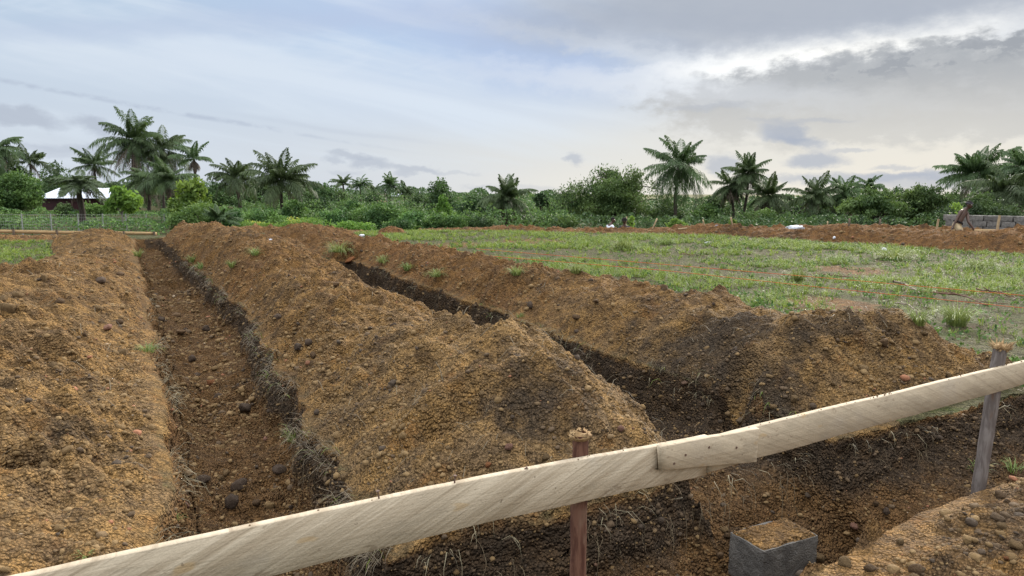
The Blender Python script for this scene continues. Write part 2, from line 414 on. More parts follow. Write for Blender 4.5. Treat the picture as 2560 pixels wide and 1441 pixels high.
# far left cross ridge, small cone, near bank heap, far mounds behind the middle
fl = [onz(-160, 607, .0), onz(60, 606, 0), onz(150, 602, 0)]
pts = []
for px, py, Y, w in [(-200, 588, 25.0, 1.1), (40, 588, 25.6, 1.1), (140, 590, 26.2, 1.1), (220, 592, 26.8, .8)]:
    p = at(px, py, Y); pts.append((p[0], p[1], w, max(.1, p[2] - float(gmacro(p[0], p[1])))))
poly_ridge(6, pts, 57)
p = at(980, 573, 29.0); poly_ridge(7, [(p[0] - .05, p[1], .62, .26), (p[0] + .05, p[1], .62, .26)], 59, .1)
pts = []
for px, py, Y, w in [(590, 567, 32.5, 1.6), (690, 566, 33, 1.6), (800, 571, 34, 1.4), (880, 575, 34.5, 1.2)]:
    p = at(px, py, Y); pts.append((p[0], p[1], w, max(.12, p[2] - float(gmacro(p[0], p[1])))))
poly_ridge(8, pts, 61)
# near bank heap on the viewer's side of the cross trench
nb = ramp(2.15 - U, 0, .5) * sstep(2.3, 4.0, V) * sstep(-.8, .6, U) * (.14 + .10 * fbm(U * 1.5, V * 1.5, 3, 63))
add_ridge(9, np.where(U < 2.15, np.clip(nb, 0, 1), 0))
GZ = Z.copy()
Z = Z + MH
# ---- trenches ---------------------------------------------------------------------------
m1 = ramp(VG, .05, .15) * (1 - ramp(VG, 1.05, 1.15)) * ramp(UG, 2.5, 2.6) * (1 - ramp(UG, 29.6, 30))
m2 = ramp(VG, 2.95, 3.05) * (1 - ramp(VG, 3.85, 3.95)) * ramp(UG, 2.5, 2.6) * (1 - ramp(UG, 17.0, 17.4))
mc = ramp(UG, 2.03, 2.17) * (1 - ramp(UG, 2.95, 3.05)) * ramp(VG, -9, -8.9) * (1 - ramp(VG, 10, 10.1))
d1 = .56 + .05 * noise2(U * .5, V, 71); d2 = .80 + .05 * noise2(U * .5, V, 72); dc = .58 + .06 * noise2(U, V * .7, 73)
dc = dc - .16 * sstep(4.0, 5.2, V)
TD = np.maximum(np.maximum(m1 * d1, m2 * d2), mc * dc)
TM = np.maximum(np.maximum(m1, m2), mc)
# slumped soil: ramp at the mouth of trench 2, talus along walls
talus = np.zeros_like(Z)
talus += np.where(mc > .5, .20 * ramp(UG, 2.62, 2.98) ** 1.6 * (1 + .8 * fbm(V * 1.2, U * 0, 3, 75)), 0)
talus += np.where((m2 > .5), .34 * ramp(UG, 2.7, 3.3) * (1 - ramp(UG, 4.2, 5.4)) * (.6 + .5 * ramp(VG, 3.1, 3.8)), 0)
talus += np.where((m2 > .5), .18 * ramp(VG, 3.45, 3.88) * ramp(UG, 3.2, 3.7) * (1 - ramp(UG, 5.2, 6.2)), 0)
talus += np.where((m1 > .5), .10 * ramp(VG, .8, 1.06) ** 2 + .14 * ramp(VG, .45, .12), 0)
TD = np.clip(TD - talus * TM, 0, 2)
wallz = (TM > .02) & (TM < .98)
Z = Z - TD
LIPZ = GZ
trench = TM > .5
for_trench = TM > .06
# ---- dents and overhang-like scoops ----------------------------------------------------------
def dent(px, py, z, r, depth, rim=.3):
    global Z
    q = onz(px, py, z); d = np.hypot(XX - q[0], (YY - q[1])) / r
    m = d < 2
    ang = np.arctan2(YY[m] - q[1], XX[m] - q[0])
    dd = d[m] * (1 + .25 * noise2(ang * 1.5, ang * 0 + px * .01, 81))
    Z[m] += -depth * np.exp(-(dd / .62) ** 4) + depth * rim * np.exp(-((dd - 1.0) / .28) ** 2)
dent(1160, 985, .48, .24, .16); dent(1095, 1010, .46, .16, .07); dent(1835, 893, .36, .25, .22, .45); dent(1785, 850, .45, .14, .06)
dent(215, 1130, .22, .20, .12); dent(55, 1200, .2, .22, .13, .5); dent(120, 980, .32, .25, .08); dent(2240, 860, .4, .18, .08)
dent(160, 760, .5, .2, .07); dent(1350, 1080, .28, .3, .05); dent(700, 720, .5, .3, .06)
# ---- surface roughness ------------------------------------------------------------------------
soilm = np.clip(np.maximum(sstep(.0, .10, MH), for_trench * 1.0), 0, 1)
lumps = (np.abs(noise2(XX * 5.0, YY * 5.0, 91)) - .3) * .100 + (np.abs(noise2(XX * 11, YY * 11, 93)) - .3) * .060 + fbm(XX * 2.2, YY * 2.2, 3, 95) * .085 + (np.abs(noise2(XX * 2.4, YY * 2.4, 96)) - .3) * .14
lumps += (np.abs(noise2(XX * 23, YY * 23, 97)) - .3) * .030 + .008 * noise2(XX * 40, YY * 40, 98)
mask_l = .55 + .65 * sstep(-.25, .4, fbm(XX * .7, YY * .7, 3, 99))
Z = Z + soilm * lumps * mask_l + (1 - soilm) * (.02 * fbm(XX * 1.5, YY * 1.5, 4, 101) + .008 * noise2(XX * 14, YY * 14, 103))
# wall displacement (sideways)
wz = np.clip(np.minimum(TM, 1 - TM) * 6, 0, 1) + .3 * (TM > .5)
n3v = noise3(U * 5, V * 5, Z * 6, 1) * .035 + noise3(U * 14, V * 14, Z * 14, 2) * .018
U2 = U - n3v * np.clip(wz, 0, 1) * (mc + .2 > .1) * (np.abs(UG - 3.0) < .2)
V2 = V + n3v * np.clip(wz, 0, 1) * (np.abs(UG - 3.0) >= .2)
XX, YY = uv2xy(U2, V2)
# ---- colour zones (what the earth is made of) ---------------------------------------------------
below = GZ - Z
hum = .22 * sstep(.0, .5, fbm(XX * .9, YY * .9, 4, 111))
streak = fbm(U * 2.6, V * .55, 4, 113)
hum = np.maximum(hum, np.where(MH > .05, .6 * sstep(.0, .5, streak) * sstep(12, 4, U), 0))
hum = np.maximum(hum, np.where(MH > .05, .45 * sstep(.1, .55, streak) * sstep(5, 11, U), 0))
def humblob(px, py, z, r, k=1.0, sq=1.0):
    global hum
    q = onz(px, py, z); d = np.hypot(XX - q[0], (YY - q[1]) * sq) / r * (1 + .35 * fbm(XX * 3, YY * 3, 3, 117))
    hum = np.maximum(hum, .8 * k * sstep(1.5, .2, d))
for a in ((1340, 1060, .30, .36), (1260, 900, .6, .45, .6), (1800, 800, .5, .60, 1.2), (1730, 990, .1, .55, 1.25), (1840, 1000, .1, .45, 1.25), (1680, 900, .25, .5, 1.2), (1900, 950, .25, .4, 1.2), (1560, 880, .2, .35, 1), (1420, 1090, .2, .3, .8), (2000, 880, .4, .22), (930, 920, .5, .35, .5),
          (720, 680, .6, .9, .5), (280, 620, .3, 1.3, .55), (1150, 780, .6, .5, .6), (2250, 1240, -.3, .4, .7), (1650, 930, .2, .4), (760, 860, .3, .2, .6), (240, 1100, .2, .35, .6), (620, 610, .6, .9, .7), (150, 900, .4, .3, .5)):
    humblob(*a)
face = (MID == 3) * sstep(3.85, 4.3, U + .3 * fbm(XX * 2, YY * 2, 3, 133)) * sstep(6.4, 5.0, U) * sstep(.12, -.12, V - 5.15 + .35 * (U - 4.2) + .35 * fbm(XX * 2.5, YY * 2.5, 3, 131))
hum = np.maximum(hum, .82 * face)
topsoil = sstep(.52, .26, below) * sstep(-.02, .05, below)
hum = np.where(for_trench, np.maximum(.25 * sstep(.1, .5, fbm(XX * 3, YY * 3, 3, 121)), topsoil * .85 * np.where((m1 > .02) & (VG < .5) & (UG > 3.1), .15, 1)), hum)
hum = np.where((m2 > .02) & (UG > 3.2), np.maximum(hum, .8 * sstep(3.2, 4.4, U)), hum)
trench_brown = np.where(for_trench, .45 + .35 * sstep(.05, .35, below), 0)  # darker brown inside the trenches, stronger with depth below the lip
trench_brown = np.where((mc > .5), np.maximum(trench_brown, .6), trench_brown)
rd = sstep(6, 14, U) * .45 + .25 * sstep(.1, .5, fbm(XX * .5, YY * .5, 3, 123))
rd = np.where(MID == 3, rd + .25 * sstep(5.5, 9, U), rd); rd = np.where(np.isin(MID, [4, 5, 7]), .85, rd)
rd = np.where(for_trench, .55, rd * .85); rd = np.where(MID == 1, rd * .45, rd); rd = np.where(MID == 9, .25, rd); rd = np.where(MID == 6, .4, rd)
rd = np.where((MID == 2) & (U < 9), rd * .6, rd)
hum = np.where(MID == 4, np.maximum(hum, .55 * sstep(-.1, .35, fbm(XX * .8, YY * .8, 3, 127))), hum)
vg = np.where((MH < .03) & ~for_trench, 1.0, 0.0)
vg = np.where((V > -.1) & (V < 5) & (U > 2) & (U < 30) & ~((U > 17.5) & (V > 3)), vg * .35, vg)
vg = np.where((U < 3) & (V > 1), 0, vg)
for bx_, by_, br_ in [(*onz(2130, 672, 0)[:2], 1.0), (*onz(2090, 765, 0)[:2], .8), (*onz(1330, 604, 0)[:2], 1.6), (*onz(1150, 612, 0)[:2], 1.2)]:
    k_ = sstep(1.2, .5, np.hypot(XX - bx_, (YY - by_) * .8) / br_ + .3 * fbm(XX * 2, YY * 2, 3, 135)) * (zone_field := (MH < .03) & ~for_trench); vg = vg * (1 - .7 * k_); rd = np.maximum(rd, .6 * k_); hum = np.maximum(hum, .35 * k_)
zone = MID.copy(); zone[for_trench] = 20
# ---- split the sheet into objects --------------------------------------------------------------
P3 = np.stack([XX, YY, Z], -1).reshape(-1, 3)
ii = np.arange(NU * NV).reshape(NU, NV)
quads = np.stack([ii[:-1, :-1], ii[:-1, 1:], ii[1:, 1:], ii[1:, :-1]], -1).reshape(-1, 4)[:, ::-1]
fz = zone[:-1, :-1].reshape(-1)
def make_zone(name, sel, **tags):
    q = quads[sel]
    ids, inv = np.unique(q, return_inverse=True)
    o = mesh_np(name, P3[ids], inv.reshape(-1, 4), SOIL, attrs={'humus': hum.ravel()[ids], 'red': rd.ravel()[ids], 'veg': vg.ravel()[ids], 'trench_brown': trench_brown.ravel()[ids]}, smooth=True)
    tag(o, **tags); return o
make_zone('ground', fz == 0, label='rough field of thin grass and bare patches around the trenches', cat='ground', kind='structure')
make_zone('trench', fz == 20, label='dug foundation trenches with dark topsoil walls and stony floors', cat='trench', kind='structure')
ML = {1: 'lumpy ochre spoil ridge along the left edge of the picture, left of the open trench',
      2: 'largest spoil ridge, lying between the two long trenches and ending behind the stake',
      3: 'reddish spoil ridge to the right of the dark trench, beside the grass field',
      4: 'long low red earth ridge crossing behind the grass field, in front of the men',
      5: 'low rusty earth ridge just behind the far trench under the palms',
      6: 'low pale spoil strip in front of the far left rail',
      7: 'small cone of red earth alone at the far edge of the field',
      8: 'low rounded spoil mounds beyond the far end of the middle ridge',
      9: 'loose clod-covered bank at the lower right corner below the rail'}
for k in range(1, 10):
    if (fz == k).any(): make_zone('earth_mound', fz == k, label=ML[k], cat='earth mound', group='earth dug from the trenches')
# surrounding land to the horizon
ra = np.concatenate([np.linspace(0, 60, 61), 60 * 1.06 ** np.arange(1, 62)]); an = np.linspace(0, 2 * math.pi, 241)[:-1]
RA, AN = np.meshgrid(ra, an, indexing='ij'); gx = RA * np.sin(AN); gy = RA * np.cos(AN); gz = gmacro(gx, gy)
gu, gv = xy2uv(gx, gy)
ins = ramp(gu, -2.9, -2.0) * ramp(-gu, -39.5, -38.5) * ramp(gv, -25.5, -24.5) * ramp(-gv, -33.5, -32.5)
gz = gz - .03 - 1.6 * ins
n_ = len(an); k_ = np.arange(len(ra) - 1)[:, None] * n_; j_ = np.arange(n_)[None]; j2 = (j_ + 1) % n_
q = np.stack([k_ + j_, k_ + j2, k_ + n_ + j2, k_ + n_ + j_], -1).reshape(-1, 4)[:, ::-1]
PV = np.stack([gx, gy, gz], -1).reshape(-1, 3); one = np.ones(len(PV))
o = mesh_np('terrain', PV, q, SOIL, attrs={'humus': one * .1, 'red': one * .1, 'veg': one, 'trench_brown': one * 0}, smooth=True)
tag(o, 'flat scrub land running to the horizon', 'terrain', kind='structure')
# ---- lookups --------------------------------------------------------------------------------------
def gridij(x, y):
    u, v = xy2uv(x, y)
    i = int(np.clip(np.searchsorted(UL, u), 0, NU - 1)); j = int(np.clip(np.searchsorted(V[i], v), 0, NV - 1))
    i = int(np.clip(np.searchsorted(U[:, j], u), 0, NU - 1)); j = int(np.clip(np.searchsorted(V[i], v), 0, NV - 1))
    return i, j
def gz_at(x, y):
    u, v = xy2uv(x, y)
    if UL[0] < u < UL[-1] and VL[0] < v < VL[-1]:
        i, j = gridij(x, y); return float(Z[i, j])
    return float(gmacro(x, y)) - .03
def hit(px, py, t0=1.5, t1=60):
    r = ray(px, py); t = t0
    while t < t1:
        if EYE + r[2] * t < gz_at(r[0] * t, r[1] * t): break
        t *= 1.006
    return np.array([r[0] * t, r[1] * t, gz_at(r[0] * t, r[1] * t)])
gu_ = np.gradient(P3.reshape(NU, NV, 3), axis=0); gv_ = np.gradient(P3.reshape(NU, NV, 3), axis=1)
NRM = np.cross(gv_, gu_); NRM /= np.linalg.norm(NRM, axis=-1, keepdims=True) + 1e-12
NRM[NRM[..., 2] < 0] *= -1
AREA = np.linalg.norm(np.cross(gv_, gu_), axis=-1)
NRMF = NRM.reshape(-1, 3)
# which vertices fall inside the picture (with a margin), for scattering where things can be seen
rx = P3[:, 0]; ry = P3[:, 1]; rz = P3[:, 2] - EYE
dep = ry * CP - rz * SP; pxx = 1280 + FPX * rx / np.maximum(dep, .1); pyy = 720 - FPX * (rz * CP + ry * SP) / np.maximum(dep, .1)
INF = (dep > .5) & (pxx > -250) & (pxx < 2810) & (pyy > 300) & (pyy < 1650)
DEP = dep
# ------------------------------------------------------------------ more materials
def stone_mat():
    m, nt, b, out = new_mat('stone'); p = xobj(); r = xattr('rnd')
    n = xnoise(p, 14, 4, .6); n2 = xnoise(p, 60, 3, .6)
    c = xmix(xstep(.15, .5, r), (.15, .094, .038), (.225, .146, .063))
    c = xmix(xstep(.62, .72, r), c, (.115, .078, .045))
    c = xmix(xstep(.82, .88, r), c, (.065, .047, .032))
    c = xmix(xstep(.93, .95, r), c, (.28, .12, .06))
    c = xmix(xstep(.985, .99, r), c, (.34, .26, .17))
    c = xhsv(c, .5, .95, .6 + n * .5 + n2 * .3)
    col(b, c); bump(b, n2 + n * .6, .9, .012); return m
STONE = stone_mat()
def rock_mat(name, c1, c2, c3):
    m, nt, b, out = new_mat(name); p = xobj()
    n = xnoise(p, 9, 4, .6); n2 = xnoise(p, 45, 3, .65)
    c = xmix(xstep(.35, .65, n), c1, c2); c = xmix(xstep(.55, .75, xnoise(p, 22, 3, .6)) * .7, c, c3)
    c = xhsv(c, .5, 1, xlin(0, 1, xobjrnd(), .7, 1.1)); col(b, c); bump(b, n2 * .8 + n, .9, .015); return m
ROCK = {'ochre': rock_mat('ochre_clod', (.175, .115, .055), (.225, .148, .072), (.12, .08, .042)),
        'brown': rock_mat('brown_clod', (.115, .07, .035), (.155, .10, .055), (.08, .055, .035)),
        'dark': rock_mat('dark_stone', (.085, .060, .043), (.115, .083, .06), (.15, .10, .06)),
        'orange': rock_mat('orange_stone', (.30, .12, .04), (.22, .10, .05), (.12, .07, .04)),
        'pink': rock_mat('pink_stone', (.30, .17, .12), (.26, .13, .09), (.2, .13, .09))}
def wood_mat(name, c1, c2, c3, tilt=.55, sc=1.0, dirt=.5, k=.8):
    m, nt, b, out = new_mat(name); p = xobj(); x, y, z = xsep(p)
    # saw marks run slanting across the face
    s = x * math.cos(tilt) + z * math.sin(tilt); t = z * math.cos(tilt) - x * math.sin(tilt)
    w = xnoise(xvec(s * 1.2, y * 3, t * 30), sc, 5, .68, .35)
    f = xnoise(xvec(x * 5, y * 8, z * 60), sc, 4, .65, .4)
    g = xnoise(p, 2.2, 3, .6); sp = xnoise(p, 120, 2, .5)
    c = xmix(xstep(.34, .62, w) * k + (1 - k), c2, c1); c = xmix(xstep(.5, .75, f) * .4, c, c2)
    fs = xnoise(xvec(s * 2.0, y * 3, t * 85), sc, 3, .6, .15); c = xmix(xstep(.52, .68, fs) * .55, c, tuple(q * .8 for q in c2))
    c = xmix(xstep(.50, .64, xnoise(xvec(x * 1.6, y, z * 6), 1, 6, .75)) * .6, c, tuple(q * .66 for q in c1))
    c = xmix(xstep(.60, .66, xnoise(xvec(x * 9, y, z * 16), 1, 4, .7)) * .5, c, (.20, .15, .10))
    c = xmix(xstep(.55, .72, g) * dirt, c, c3)
    c = xmix(xstep(.66, .72, xnoise(xvec(x * 6, y, z * 14), 1, 2, .5)) * .35, c, (.42, .26, .09))
    c = xmix(xstep(.71, .75, xnoise(p, 34, 2, .5)) * .6, c, (.12, .09, .06))
    c = xhsv(c, .5, 1, .86 + sp * .26); col(b, c); bump(b, w * .6 + f * .8 + fs * .5 + sp * .3, .6, .006)
    b.inputs['Roughness'].default_value = .8; return m
PLANK = wood_mat('sawn_plank', (.50, .425, .315), (.32, .255, .175), (.38, .345, .29), tilt=.42)
PLANKB = wood_mat('sawn_plank_tan', (.45, .375, .27), (.33, .265, .185), (.36, .31, .25), tilt=-.42, sc=.7, dirt=.5, k=.5)
RAILF = wood_mat('far_plank', (.42, .29, .15), (.33, .22, .11), (.34, .25, .15))
def bark_mat(name, c1, c2, c3):
    m, nt, b, out = new_mat(name); p = xobj(); x, y, z = xsep(p)
    n = xnoise(xvec(x * 30, y * 30, z * 5), 1, 5, .65, .5); g = xnoise(xvec(x * 9, y * 9, z * 3), 1, 3, .6)
    c = xmix(xstep(.4, .62, n), c1, c2); c = xmix(xstep(.55, .68, g) * .8, c, c3); col(b, c); bump(b, n + g * .5, .8, .01); return m
BARK_RED = bark_mat('red_bark', (.075, .032, .022), (.15, .075, .05), (.20, .13, .09))
BARK_GREY = bark_mat('grey_bark', (.115, .095, .085), (.20, .175, .16), (.14, .085, .055))
SPLINT = bark_mat('splintered_wood', (.24, .15, .07), (.36, .25, .13), (.16, .095, .045))
def plain(name, c, c2=None, sc=8, rough=.8, bmp=.3, bd=.01, spec=.2, metal=0):
    m, nt, b, out = new_mat(name); p = xobj(); n = xnoise(p, sc, 4, .6)
    col(b, xmix(xstep(.3, .7, n), c, c2 or tuple(v * .75 for v in c))); b.inputs['Roughness'].default_value = rough
    b.inputs['Specular IOR Level'].default_value = spec; b.inputs['Metallic'].default_value = metal
    if bmp: bump(b, xnoise(p, sc * 4, 3, .6), bmp, bd)
    return m
NAIL = plain('rusty_nail', (.10, .05, .03), (.16, .12, .10), 60, .6, 0)
# ------------------------------------------------------------------ the near setting-out rail
RAILROT = TH
rail = empty('batter_board', (*uv2xy(2.12, 0), 0), RAILROT)      # local x = v, local y = u - 2.12
tag(rail, 'pale sawn timber rail nailed to two stakes across the foreground', 'timber rail')
def plank_mesh(v0, v1, zt, zb, y0, y1, seed, n=60, wav=.0022):
    """zt/zb: functions of v giving top and bottom height; a plank with gently wavy rough edges"""
    vs = np.linspace(v0, v1, n); V_ = []; e = .0022
    for i, v in enumerate(vs):
        a = wav * noise2(v * 3, seed) + wav * .5 * noise2(v * 13, seed + 2); b_ = wav * noise2(v * 3, seed + 5) + wav * .6 * noise2(v * 17, seed + 7)
        yb = .003 * noise2(v * .8, seed + 9)
        t = zt(v) + a; bo = zb(v) + b_
        V_ += [(v, y0 + yb, bo + e), (v, y0 + yb, t - e), (v, y0 + yb + e, t), (v, y1 + yb - e, t + .001), (v, y1 + yb, t - e), (v, y1 + yb, bo + e), (v, y1 + yb - e, bo), (v, y0 + yb + e, bo)]
    V_ = np.array(V_); F = []
    for i in range(n - 1):
        for k in range(8):
            a = i * 8 + k; b_ = i * 8 + (k + 1) % 8; F.append((a, b_, b_ + 8, a + 8))
    V_[:8, 0] += .006 * np.random.default_rng(seed).standard_normal(8); V_[-8:, 0] += .006 * np.random.default_rng(seed + 1).standard_normal(8)
    Fq = np.array(F); base = (n - 1) * 8
    ends = [[7, 6, 5, 4, 3, 2, 1, 0], [base + k for k in range(8)]]
    V2_ = V_
    F1 = [Fq]
    cap = []
    for e_ in ends:
        cap += [(e_[0], e_[1], e_[2], e_[3]), (e_[0], e_[3], e_[4], e_[7]), (e_[4], e_[5], e_[6], e_[7])]
    return V2_, np.concatenate([Fq, np.array(cap)])
ztL = lambda v: .700 - .031 * sstep(1.0, 2.15, v); zbL = lambda v: ztL(v) - .172
Vp, Fp = plank_mesh(-5.4, 2.098, ztL, zbL, -.0005, .0275, 3, 120); mesh_np('plank', Vp, Fp, PLANK, rail)
ztR = lambda v: .664 + (.695 - .664) * (v - 2.36) / 2.0 - .004 * sstep(2.36, 2.1, v); zbR = lambda v: ztR(v) - .152 + .0036 * min(v - 2.1, 3)
Vp, Fp = plank_mesh(2.103, 8.2, ztR, zbR, .0005, .0275, 9, 80); mesh_np('plank', Vp, Fp, PLANKB, rail)
ztS = lambda v: .683 - .016 * (v - 1.82) / .55; zbS = lambda v: .583 - .068 * (v - 1.82) / .55
Vp, Fp = plank_mesh(1.818, 2.372, ztS, zbS, -.029, -.003, 15, 16); o = mesh_np('splice_plate', Vp, Fp, PLANKB, rail); o['label'] = 'short offcut nailed over the joint'
def nail_mesh(h=.035, r=.0022):
    bm = bmesh.new()
    bmesh.ops.create_cone(bm, cap_ends=True, segments=7, radius1=r, radius2=r, depth=h, matrix=Matrix.Translation((0, 0, h / 2)))
    bmesh.ops.create_cone(bm, cap_ends=True, segments=9, radius1=r * 2.3, radius2=r * 2.1, depth=.002, matrix=Matrix.Translation((0, 0, h)))
    return bm
for v, h, tx in ((.93, .030, .1), (.66, .032, -.12), (1.21, .012, .9), (-.38, .014, .5)):
    o = mesh_bm('nail', nail_mesh(h, .003), NAIL, rail); o.location = (v, .012, ztL(v) - .004); o.rotation_euler = (tx * .3, tx, 0)
for v, z_ in ((1.95, .625), (2.08, .635), (2.24, .605), (1.89, .60)):
    o = mesh_bm('nail', nail_mesh(.002, .0024), NAIL, rail); o.location = (v, -.0285, z_); o.rotation_euler = (R(90), 0, 0)
def stake_mesh(h, r, seed, lean=(0, 0), taper=.9):
    rg = np.random.default_rng(seed); n = 40; k = 16; V_ = []; F = []
    for i in range(n):
        s = i / (n - 1); z_ = s * h
        for j in range(k):
            a = 2 * math.pi * j / k
            rr = r * (1.05 - (1.05 - taper) * s) * (1 + .07 * noise2(a * 1.2 + 3, z_ * 4, seed) + .05 * noise2(math.cos(a) * 2 + 5, z_ * 16, seed + 3))
            V_.append((rr * math.cos(a) + lean[0] * s + .012 * noise2(z_ * 2, seed), rr * math.sin(a) + lean[1] * s, z_))
    for i in range(n - 1):
        for j in range(k): F.append((i * k + j, i * k + (j + 1) % k, (i + 1) * k + (j + 1) % k, (i + 1) * k + j))
    return np.array(V_), np.array(F)
def frayed_top(r, seed, spread, height, n=70, lm=1.0):
    """hammered head: a ragged cap of crushed fibre, wider than the post, with torn splinters at its rim"""
    rg = np.random.default_rng(seed); V_ = []; F = []; k = 26; m = 7
    for i in range(m):
        q = i / (m - 1)
        for j in range(k):
            a = 6.2832 * j / k; tear = 1 + .38 * float(noise2(a * 2.2, seed + i * .15)) + .18 * float(noise2(a * 7, seed))
            rr = r * (1.0 + spread / r * math.sin(min(1, q * 1.3) * 1.9) * tear) * (1 - .75 * max(0, q - .72) / .28)
            z = height * (q ** .7) * (1 + .35 * float(noise2(a * 1.7 + 9, seed + q))) - .014 - (.5 * height * max(0, q - .72) / .28 * (.5 + float(noise2(a, seed + 4))))
            V_.append((rr * math.cos(a), rr * math.sin(a), z))
    for i in range(m - 1):
        for j in range(k): F.append((i * k + j, i * k + (j + 1) % k, (i + 1) * k + (j + 1) % k)); F.append((i * k + j, (i + 1) * k + (j + 1) % k, (i + 1) * k + j))
    c0 = len(V_); V_.append((0, 0, height * .55)); F += [((m - 1) * k + j, (m - 1) * k + (j + 1) % k, c0) for j in range(k)]
    for i in range(n):
        a = rg.random() * 6.283; q = r * rg.uniform(.75, 1.25); L = height * rg.uniform(.3, 1.0) * lm; w = r * rg.uniform(.08, .22)
        b0 = np.array([q * math.cos(a), q * math.sin(a), height * rg.uniform(-.1, .45)]); o_ = np.array([math.cos(a), math.sin(a), 0])
        t = b0 + o_ * L * rg.uniform(.0, .7) + np.array([0, 0, L * rg.uniform(-.2, .9)]); sd_ = np.array([-math.sin(a), math.cos(a), 0]) * w
        s0 = len(V_); V_ += [b0 - sd_, b0 + sd_, b0 + np.array([0, 0, w]) - o_ * w, t]; F += [(s0, s0 + 1, s0 + 3), (s0 + 1, s0 + 2, s0 + 3), (s0 + 2, s0, s0 + 3)]
    return np.array(V_), np.array(F)
zf = float(gmacro(*uv2xy(2.2, 1.49))) - .7
Vs, Fs = stake_mesh(.765 - zf, .034, 5, (.0, .0), .96)
o = mesh_np('stake', Vs, Fs, BARK_RED, rail, smooth=True, loc=(1.492, .064, zf)); o['label'] = 'reddish peeled stake with a mushroomed top'
Vf, Ff = frayed_top(.034, 8, .010, .024, 60); mesh_np('splintered_top', Vf, Ff, SPLINT, o, loc=(.012 * float(noise2(2 * (.765 - zf), 5)), 0, .765 - zf - .006))
Vs, Fs = stake_mesh(1.22, .036, 6, (.115, -.01), 1.0)
o = mesh_np('stake', Vs, Fs, BARK_GREY, rail, smooth=True, loc=(4.345, .064, -.42)); o['label'] = 'leaning grey weathered stake with a split top'
Vf, Ff = frayed_top(.036, 18, .010, .040, 110, 2.2); mesh_np('splintered_top', Vf, Ff, SPLINT, o, loc=(.117, -.01, 1.205))
for sv in (7.6, -3.2):
    Vs, Fs = stake_mesh(1.2, .034, 40 + int(sv), (.02, 0), 1.0); o = mesh_np('stake', Vs, Fs, BARK_GREY, rail, smooth=True, loc=(sv, .064, -.42))
    Vf, Ff = frayed_top(.034, 50, .010, .03, 60); mesh_np('splintered_top', Vf, Ff, SPLINT, o, loc=(.02, 0, 1.19))
# crumbs of soil lying on the rail's top edge
rgc = np.random.default_rng(31); bv, bf = (lambda b: (np.array([v.co[:] for v in b.verts]), np.array([[v.index for v in f.verts] for f in b.faces])))((lambda b: (bmesh.ops.create_icosphere(b, subdivisions=1, radius=1), b)[1])(bmesh.new()))
cv, cf = [], []
for i in range(60):
    v = rgc.choice([.4, 1.6, 2.6, 3.3, 3.9, 4.4]) + rgc.standard_normal() * .22; v = float(np.clip(v, -1.5, 4.9)); zt_ = ztL(v) if v < 2.1 else ztR(v); r_ = rgc.uniform(.0012, .0045)
    cv.append(bv * r_ * rgc.uniform(.6, 1.2, (1, 3)) + np.array([v, rgc.uniform(.003, .024), zt_ + r_ * .4])); cf.append(bf + i * len(bv))
o = mesh_np('soil_crumbs', np.concatenate(cv), np.concatenate(cf), ROCK['brown'], rail); o['kind'] = 'stuff'
# ------------------------------------------------------------------ concrete blocks
def conc_mat(name, c1, c2, dirt=None):
    m, nt, b, out = new_mat(name); p = xobj(); n = xnoise(p, 7, 5, .65); f = xnoise(p, 110, 2, .6); x, y, z = xsep(p)
    c = xmix(xstep(.35, .65, n), c1, c2); c = xhsv(c, .5, 1, .72 + f * .5)
    c = xhsv(c, .5, 1, xlin(0, 1, xobjrnd(), .8, 1.15))
    col(b, c); bump(b, f + n * .7 + xnoise(p, 40, 3, .6) * 1.2, 1.0, .012); return m
CONC = conc_mat('concrete', (.095, .089, .082), (.155, .145, .130))
CONCF = conc_mat('weathered_concrete', (.13, .125, .115), (.21, .20, .185))
def block_mesh(lx, ly, lz, seed, res=10, rough=.004):
    bm = bmesh.new(); bmesh.ops.create_cube(bm, size=1)
    bmesh.ops.subdivide_edges(bm, edges=bm.edges[:], cuts=res, use_grid_fill=True)
    for v in bm.verts:
        c = np.array(v.co); e = np.sort(np.abs(c))[::-1]; q = np.array([c[0] * lx, c[1] * ly, c[2] * lz])
        n = float(noise3(np.array([q[0] * 22]), np.array([q[1] * 22]), np.array([q[2] * 22]), seed)[0])
        k = 1.0; edge = (e[1] > .49)
        q *= 1 - (.012 + .02 * max(0, n)) * edge; q += np.sign(c) * (np.abs(c) > .499) * rough * n
        v.co = q; 
    return bm
bq = onz(1935, 1336, -.25); bx, by = uv2xy(2.63, 3.15)
blk = mesh_bm('concrete_block', block_mesh(.44, .255, .26, 4, 14), CONC, loc=(bx, by, -.385)); blk.rotation_euler = (0, R(1), TH - .02)
tag(blk, 'grey concrete block with soil on top, lying in the trench under the rail', 'concrete block')
# loose soil lying on top of the block
n_ = 40; gx_, gy_ = np.meshgrid(np.linspace(-.213, .213, n_), np.linspace(-.122, .122, n_), indexing='ij')
ed = np.minimum(.213 - np.abs(gx_), .122 - np.abs(gy_)); hz = .128 + .001 + .012 * sstep(0, .03, ed) + .010 * fbm(gx_ * 20, gy_ * 20, 3, 7) * sstep(0, .02, ed) + .006 * np.abs(noise2(gx_ * 60, gy_ * 60, 9)) * sstep(0, .02, ed) - .004 * (ed < .002)
k_ = np.arange(n_ * n_).reshape(n_, n_); q_ = np.stack([k_[:-1, :-1], k_[1:, :-1], k_[1:, 1:], k_[:-1, 1:]], -1).reshape(-1, 4)
z0 = np.zeros(n_ * n_)
o = mesh_np('soil_cap', np.stack([gx_, gy_, hz], -1).reshape(-1, 3), q_, SOIL, blk, {'humus': z0 + .1, 'red': z0 + .2, 'veg': z0, 'trench_brown': z0}, True)
